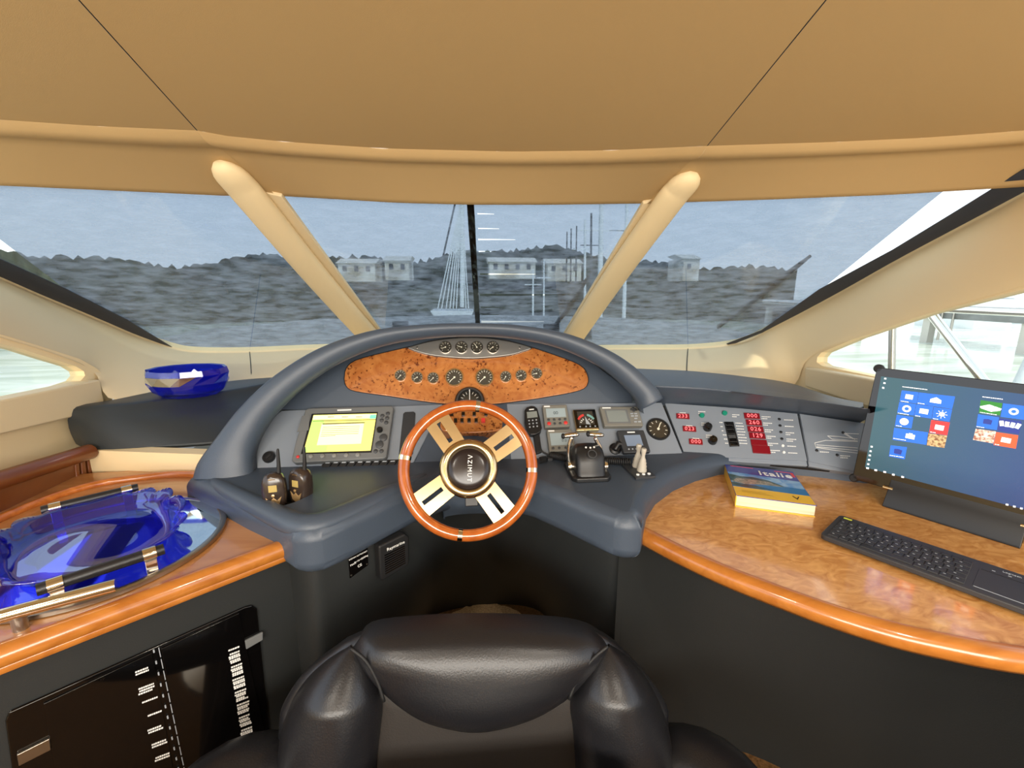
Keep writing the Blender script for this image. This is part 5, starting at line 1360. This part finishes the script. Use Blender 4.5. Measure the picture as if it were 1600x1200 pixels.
mb.build('webbing', 'black_gloss', sm, solid=.003)
for pl, (p, q_), lb in ((GR, ((1266, 400), (1122, 512)), 'black wiper arm lying across the right windscreen pane'), (GC, ((921, 430), (862, 518)), 'black wiper arm at the right of the centre pane')):
    t = thing('wiper', pl.at(*q_, -.045), lb, 'wiper')
    a, b = pl.at(*p, -.05), pl.at(*q_, -.05)
    MB().tube([a, a.lerp(b, .3), a.lerp(b, .5), b], [.006, .016, .014, .008], seg=8).build('blade', 'rubber', t, smooth=60)
    MB().tube([a.lerp(b, .45)-pl.n*.012, b-pl.n*.012], .007, seg=8).build('arm', 'black_plastic', t, smooth=60)
for i, (x, y) in enumerate(((626, 513), (862, 517), (912, 521))):
    MB().prism([GC.at(x+dx, y+dy, -.055) for dx, dy in ((-13, -9), (12, -10), (13, 10), (-13, 10))], -GC.n*.01).build('suction_pad', 'rubber', bevel=.004, label='small dark pad on the glass, %s above the hood' % ('left', 'middle', 'right')[i], cat='pad', group='dark pads on the windscreen')

# ------------------------------------------------------------------ outside: own foredeck, water, shore, masts, pier, neighbour
dk_ = [(0, 0), (-2.5, 3.6), (-2.7, 4.7), (-2.1, 6.1), (-1.0, 6.7), (0, 6.95), (1.0, 6.7), (2.1, 6.1), (2.7, 4.7), (2.5, 3.6), (2.2, 2.8)]
MB().prism([V((x, y, 1.0)) for x, y in [(-2.2, 2.8)]+dk_[1:]], V((0, 0, -.5))).build('foredeck', 'deck_white', kind='structure', label='pale foredeck seen through the sunshades', bevel=.05)
for i, x in enumerate((-2.05, 2.05)):
    MB().box((x, 1.0, .45), .9, 6.0, .10).build('side_deck', 'deck_white', kind='structure', label='pale side deck outside the %s side window' % ('left', 'right')[i])
tag(MB().add([(-600, -200, -1.2), (600, -200, -1.2), (600, 800, -1.2), (-600, 800, -1.2)], [(0, 1, 2, 3)]).build('water', 'water'), 'rippled harbour water around the boat', 'water', kind='stuff')
rnd = random.Random(11)
def hump(a): return 4.3+.7*math.sin(a*5+1)+.4*math.sin(a*13)+.25*math.sin(a*31+2)
rows = [[] for _ in range(9)]
for i in range(241):
    a = math.radians(-48+85*i/240); D = 40
    h = hump(a)*(1.0 if a < .3 else max(.6, 1-(a-.3)*.9))
    for k in range(9):
        u = k/8; j = rnd.uniform(-.22, .22) if k else 0
        d_ = D+u*7+(rnd.uniform(-.7, .7) if k else 0)
        rows[k].append(V((d_*math.sin(a), d_*math.cos(a), -1.2+(h+1.2)*u**.8+j)))
tag(MB().loft(rows).build('hillside', 'tree_green', smooth=180), 'low wooded hillside across the water', 'hill')
for i, (px, w_, y0, y1, lb) in enumerate(((560, 6, 412, 428, 'long pale house on the far shore seen left of centre'), (622, 4, 408, 426, 'small pale house on the far shore near the rigging'), (800, 8, 410, 424, 'pale house row on the far shore right of the black strip'), (880, 6, 412, 428, 'pale house on the far shore behind the dark masts'), (1075, 3, 405, 428, 'narrow pale building behind the right pane'))):
    p0 = PY(px, y1, 38); p1 = PY(px, y0, 38); h = p1.z-p0.z
    hs = thing('shore_house', V((p0.x, 38, 0)), lb, 'house', 'houses on the far shore')
    w_ *= .47
    MB().box((p0.x, 39, p0.z+h/2-.3), w_, 3, h+.6).build('wall', 'house_white', hs)
    MB().prism([V((p0.x-w_/2-.15, 37.3, p1.z)), V((p0.x+w_/2+.15, 37.3, p1.z)), V((p0.x+w_/2+.15, 39, p1.z+.45)), V((p0.x-w_/2-.15, 39, p1.z+.45))], (0, 1.5, -.1)).build('roof', 'pier_wood', hs)
    for k in range(int(w_/.9)): MB().box((p0.x-w_/2+.5+k*.9, 37.48, p0.z+h*.5), .3, .06, .4).build('window', 'mast_dark', hs)
D = 30
for x0, y0, x1, y1, m, r_, lb in ((886, 362, 886, 425, 'mast_dark', .06, 'leftmost of three short dark masts'), (892.5, 357, 893, 425, 'mast_dark', .06, 'middle of three short dark masts'), (901, 353, 901, 428, 'mast_dark', .06, 'rightmost of three short dark masts'), (914, 342, 915, 470, 'mast_white', .10, 'slim white mast between the dark masts'), (924, 333, 925, 440, 'mast_dark', .09, 'tall dark mast beside the thick white one'),
                            (940, 300, 938, 480, 'mast_white', .20, 'thickest tall white mast near the right mullion'), (980, 300, 979, 420, 'mast_white', .14, 'white mast nearest the right mullion'), (850, 405, 850, 478, 'mast_white', .06, 'short white mast just left of the short dark masts'), (833, 420, 833, 476, 'mast_white', .07, 'shortest white mast in the marina')):
    t = thing('sailboat_mast', PY(x1, y1, D), lb+', seen through the sunshade', 'mast', 'sailboat masts in the marina')
    a, b = PY(x1, y1, D), PY(x0, y0, D); a.z = -1.0
    MB().tube([a, b], [r_, r_*.7], seg=8).build('pole', m, t, smooth=60)
    c_ = a.lerp(b, .72); MB().box((c_.x, c_.y, c_.z), r_*16, .06, .06).build('spreader', m, t)
rg = thing('yacht_rigging', PY(690, 480, 26), 'fan of white stays and a mast left of the black strip', 'rigging')
MB().tube([PY(722, 480, 26), PY(722, 290, 26)], .12, seg=8).build('pole', 'mast_white', rg, smooth=60)
for x in (684, 690, 697, 703, 708, 713, 728, 732): MB().tube([PY(x, 482, 26), PY(721, 312, 26)], .035, seg=5).build('stay', 'mast_white', rg)
MB().tube([PY(688, 420, 26), PY(711, 318, 26)], .05, seg=6).build('dark_stay', 'mast_dark', rg)
MB().prism([PY(x, y, 26) for x, y in ((672, 486), (740, 486), (735, 497), (680, 497))], (0, 3, 0)).build('hull', 'hull_white', rg)
# own side rail outside the right window
sr = thing('side_rail', PX(1394, 600, 2.45), 'steel stanchion and sloping rail outside the right window', 'rail')
MB().tube([V((PX(1394, 600, 2.45).x, PX(1394, 600, 2.45).y, .5)), PX(1393, 585, 2.45), PX(1395, 495, 2.45)], .018, seg=10).build('stanchion', 'satin_metal', sr, smooth=60)
a, b = PX(1452, 486, 2.45), PX(1531, 588, 2.45); MB().tube([a+(a-b)*.5, b+(b-a)*.9], .022, seg=10).build('brace', 'chrome', sr, smooth=60)
MB().tube([V((2.45, .2, PX(1395, 480, 2.45).z)), V((2.45, 3.6, PX(1395, 480, 2.45).z))], .016, seg=10).build('top_rail', 'chrome', sr, smooth=60)
pr_ = thing('pier', PX(1520, 492, 22), 'long pale pier with a ladder across the water beyond the right window', 'pier')
pz = PX(1520, 488, 22)
MB().box((23.5, 12, pz.z-.1), 3, 46, .5).build('deck', 'deck_white', pr_)
for y in range(-8, 34, 4): MB().box((22.3, y, -.8), .35, .35, 1.6).build('pile', 'pier_wood', pr_)
for dy in (0, .5): MB().tube([V((21.9, PX(1493, 495, 22).y+dy, -1.0)), V((21.9, PX(1493, 495, 22).y+dy, pz.z+.6))], .05, seg=6).build('ladder_rail', 'satin_metal', pr_)
nb = thing('neighbour_boat', V((6.2, 2.4, -1.2)), 'white hull of a moored boat at the right edge', 'boat')
rows = []
for t in range(13):
    u = t/12; y = 4.9-6*u; wd_ = 1.5*min(1, (u*3.2)**.6) if u > 0 else .02; dz = .15*(1-u)
    rows.append([V((6.9-wd_, y, .55+dz)), V((6.9-wd_*.98, y, .35+dz)), V((6.9-wd_*.75, y+.2, -.4)), V((6.9-wd_*.4, y+.3, -1.3)), V((6.9+wd_*.4, y+.3, -1.3)), V((6.9+wd_*.75, y+.2, -.4)), V((6.9+wd_*.98, y, .35+dz)), V((6.9+wd_, y, .55+dz))])
MB().loft(rows, closed=True, cap=True).build('hull', 'hull_white', nb, smooth=60)
MB().tube([r_[0]+V((.05, 0, .45)) for r_ in rows[1:]], .02, seg=6).build('pulpit_rail', 'chrome', nb, smooth=60)
for r_ in rows[1::3]: MB().tube([r_[0]+V((.05, 0, 0)), r_[0]+V((.05, 0, .45))], .018, seg=6).build('stanchion', 'chrome', nb)
for i, (px, w_) in enumerate(((1515, 5), (1570, 7), (1625, 6))):
    c_ = PX(px, 470, 33+i*8)
    mbt = thing('moored_boat', V((c_.x, c_.y, -1.2)), 'white motor boat moored behind the pier, %s' % ('leftmost in the right window', 'in the middle of the right window', 'at the right window edge')[i], 'boat', 'boats behind the pier')
    hp_ = [(-1.4, -.5), (-1.2, .5), (0, 1), (1.2, .5), (1.4, -.5)]
    MB().loft([[V((c_.x+dx*1.2*s_, c_.y+(k_-.5)*w_, z_)) for dx, z_ in ((-1.1, .6), (-.9, -1.2), (.9, -1.2), (1.1, .6))] for k_, s_ in ((0, .15), (.25, .8), (.6, 1), (1, .95))], closed=True, cap=True).build('hull', 'hull_white', mbt)
    MB().box((c_.x, c_.y+.3, 1.1), 1.6, w_*.45, 1.0).build('cabin', 'hull_white', mbt, bevel=.15)
    MB().box((c_.x-.02, c_.y+.3, 1.15), 1.64, w_*.40, .35).build('window_band', 'mast_dark', mbt)
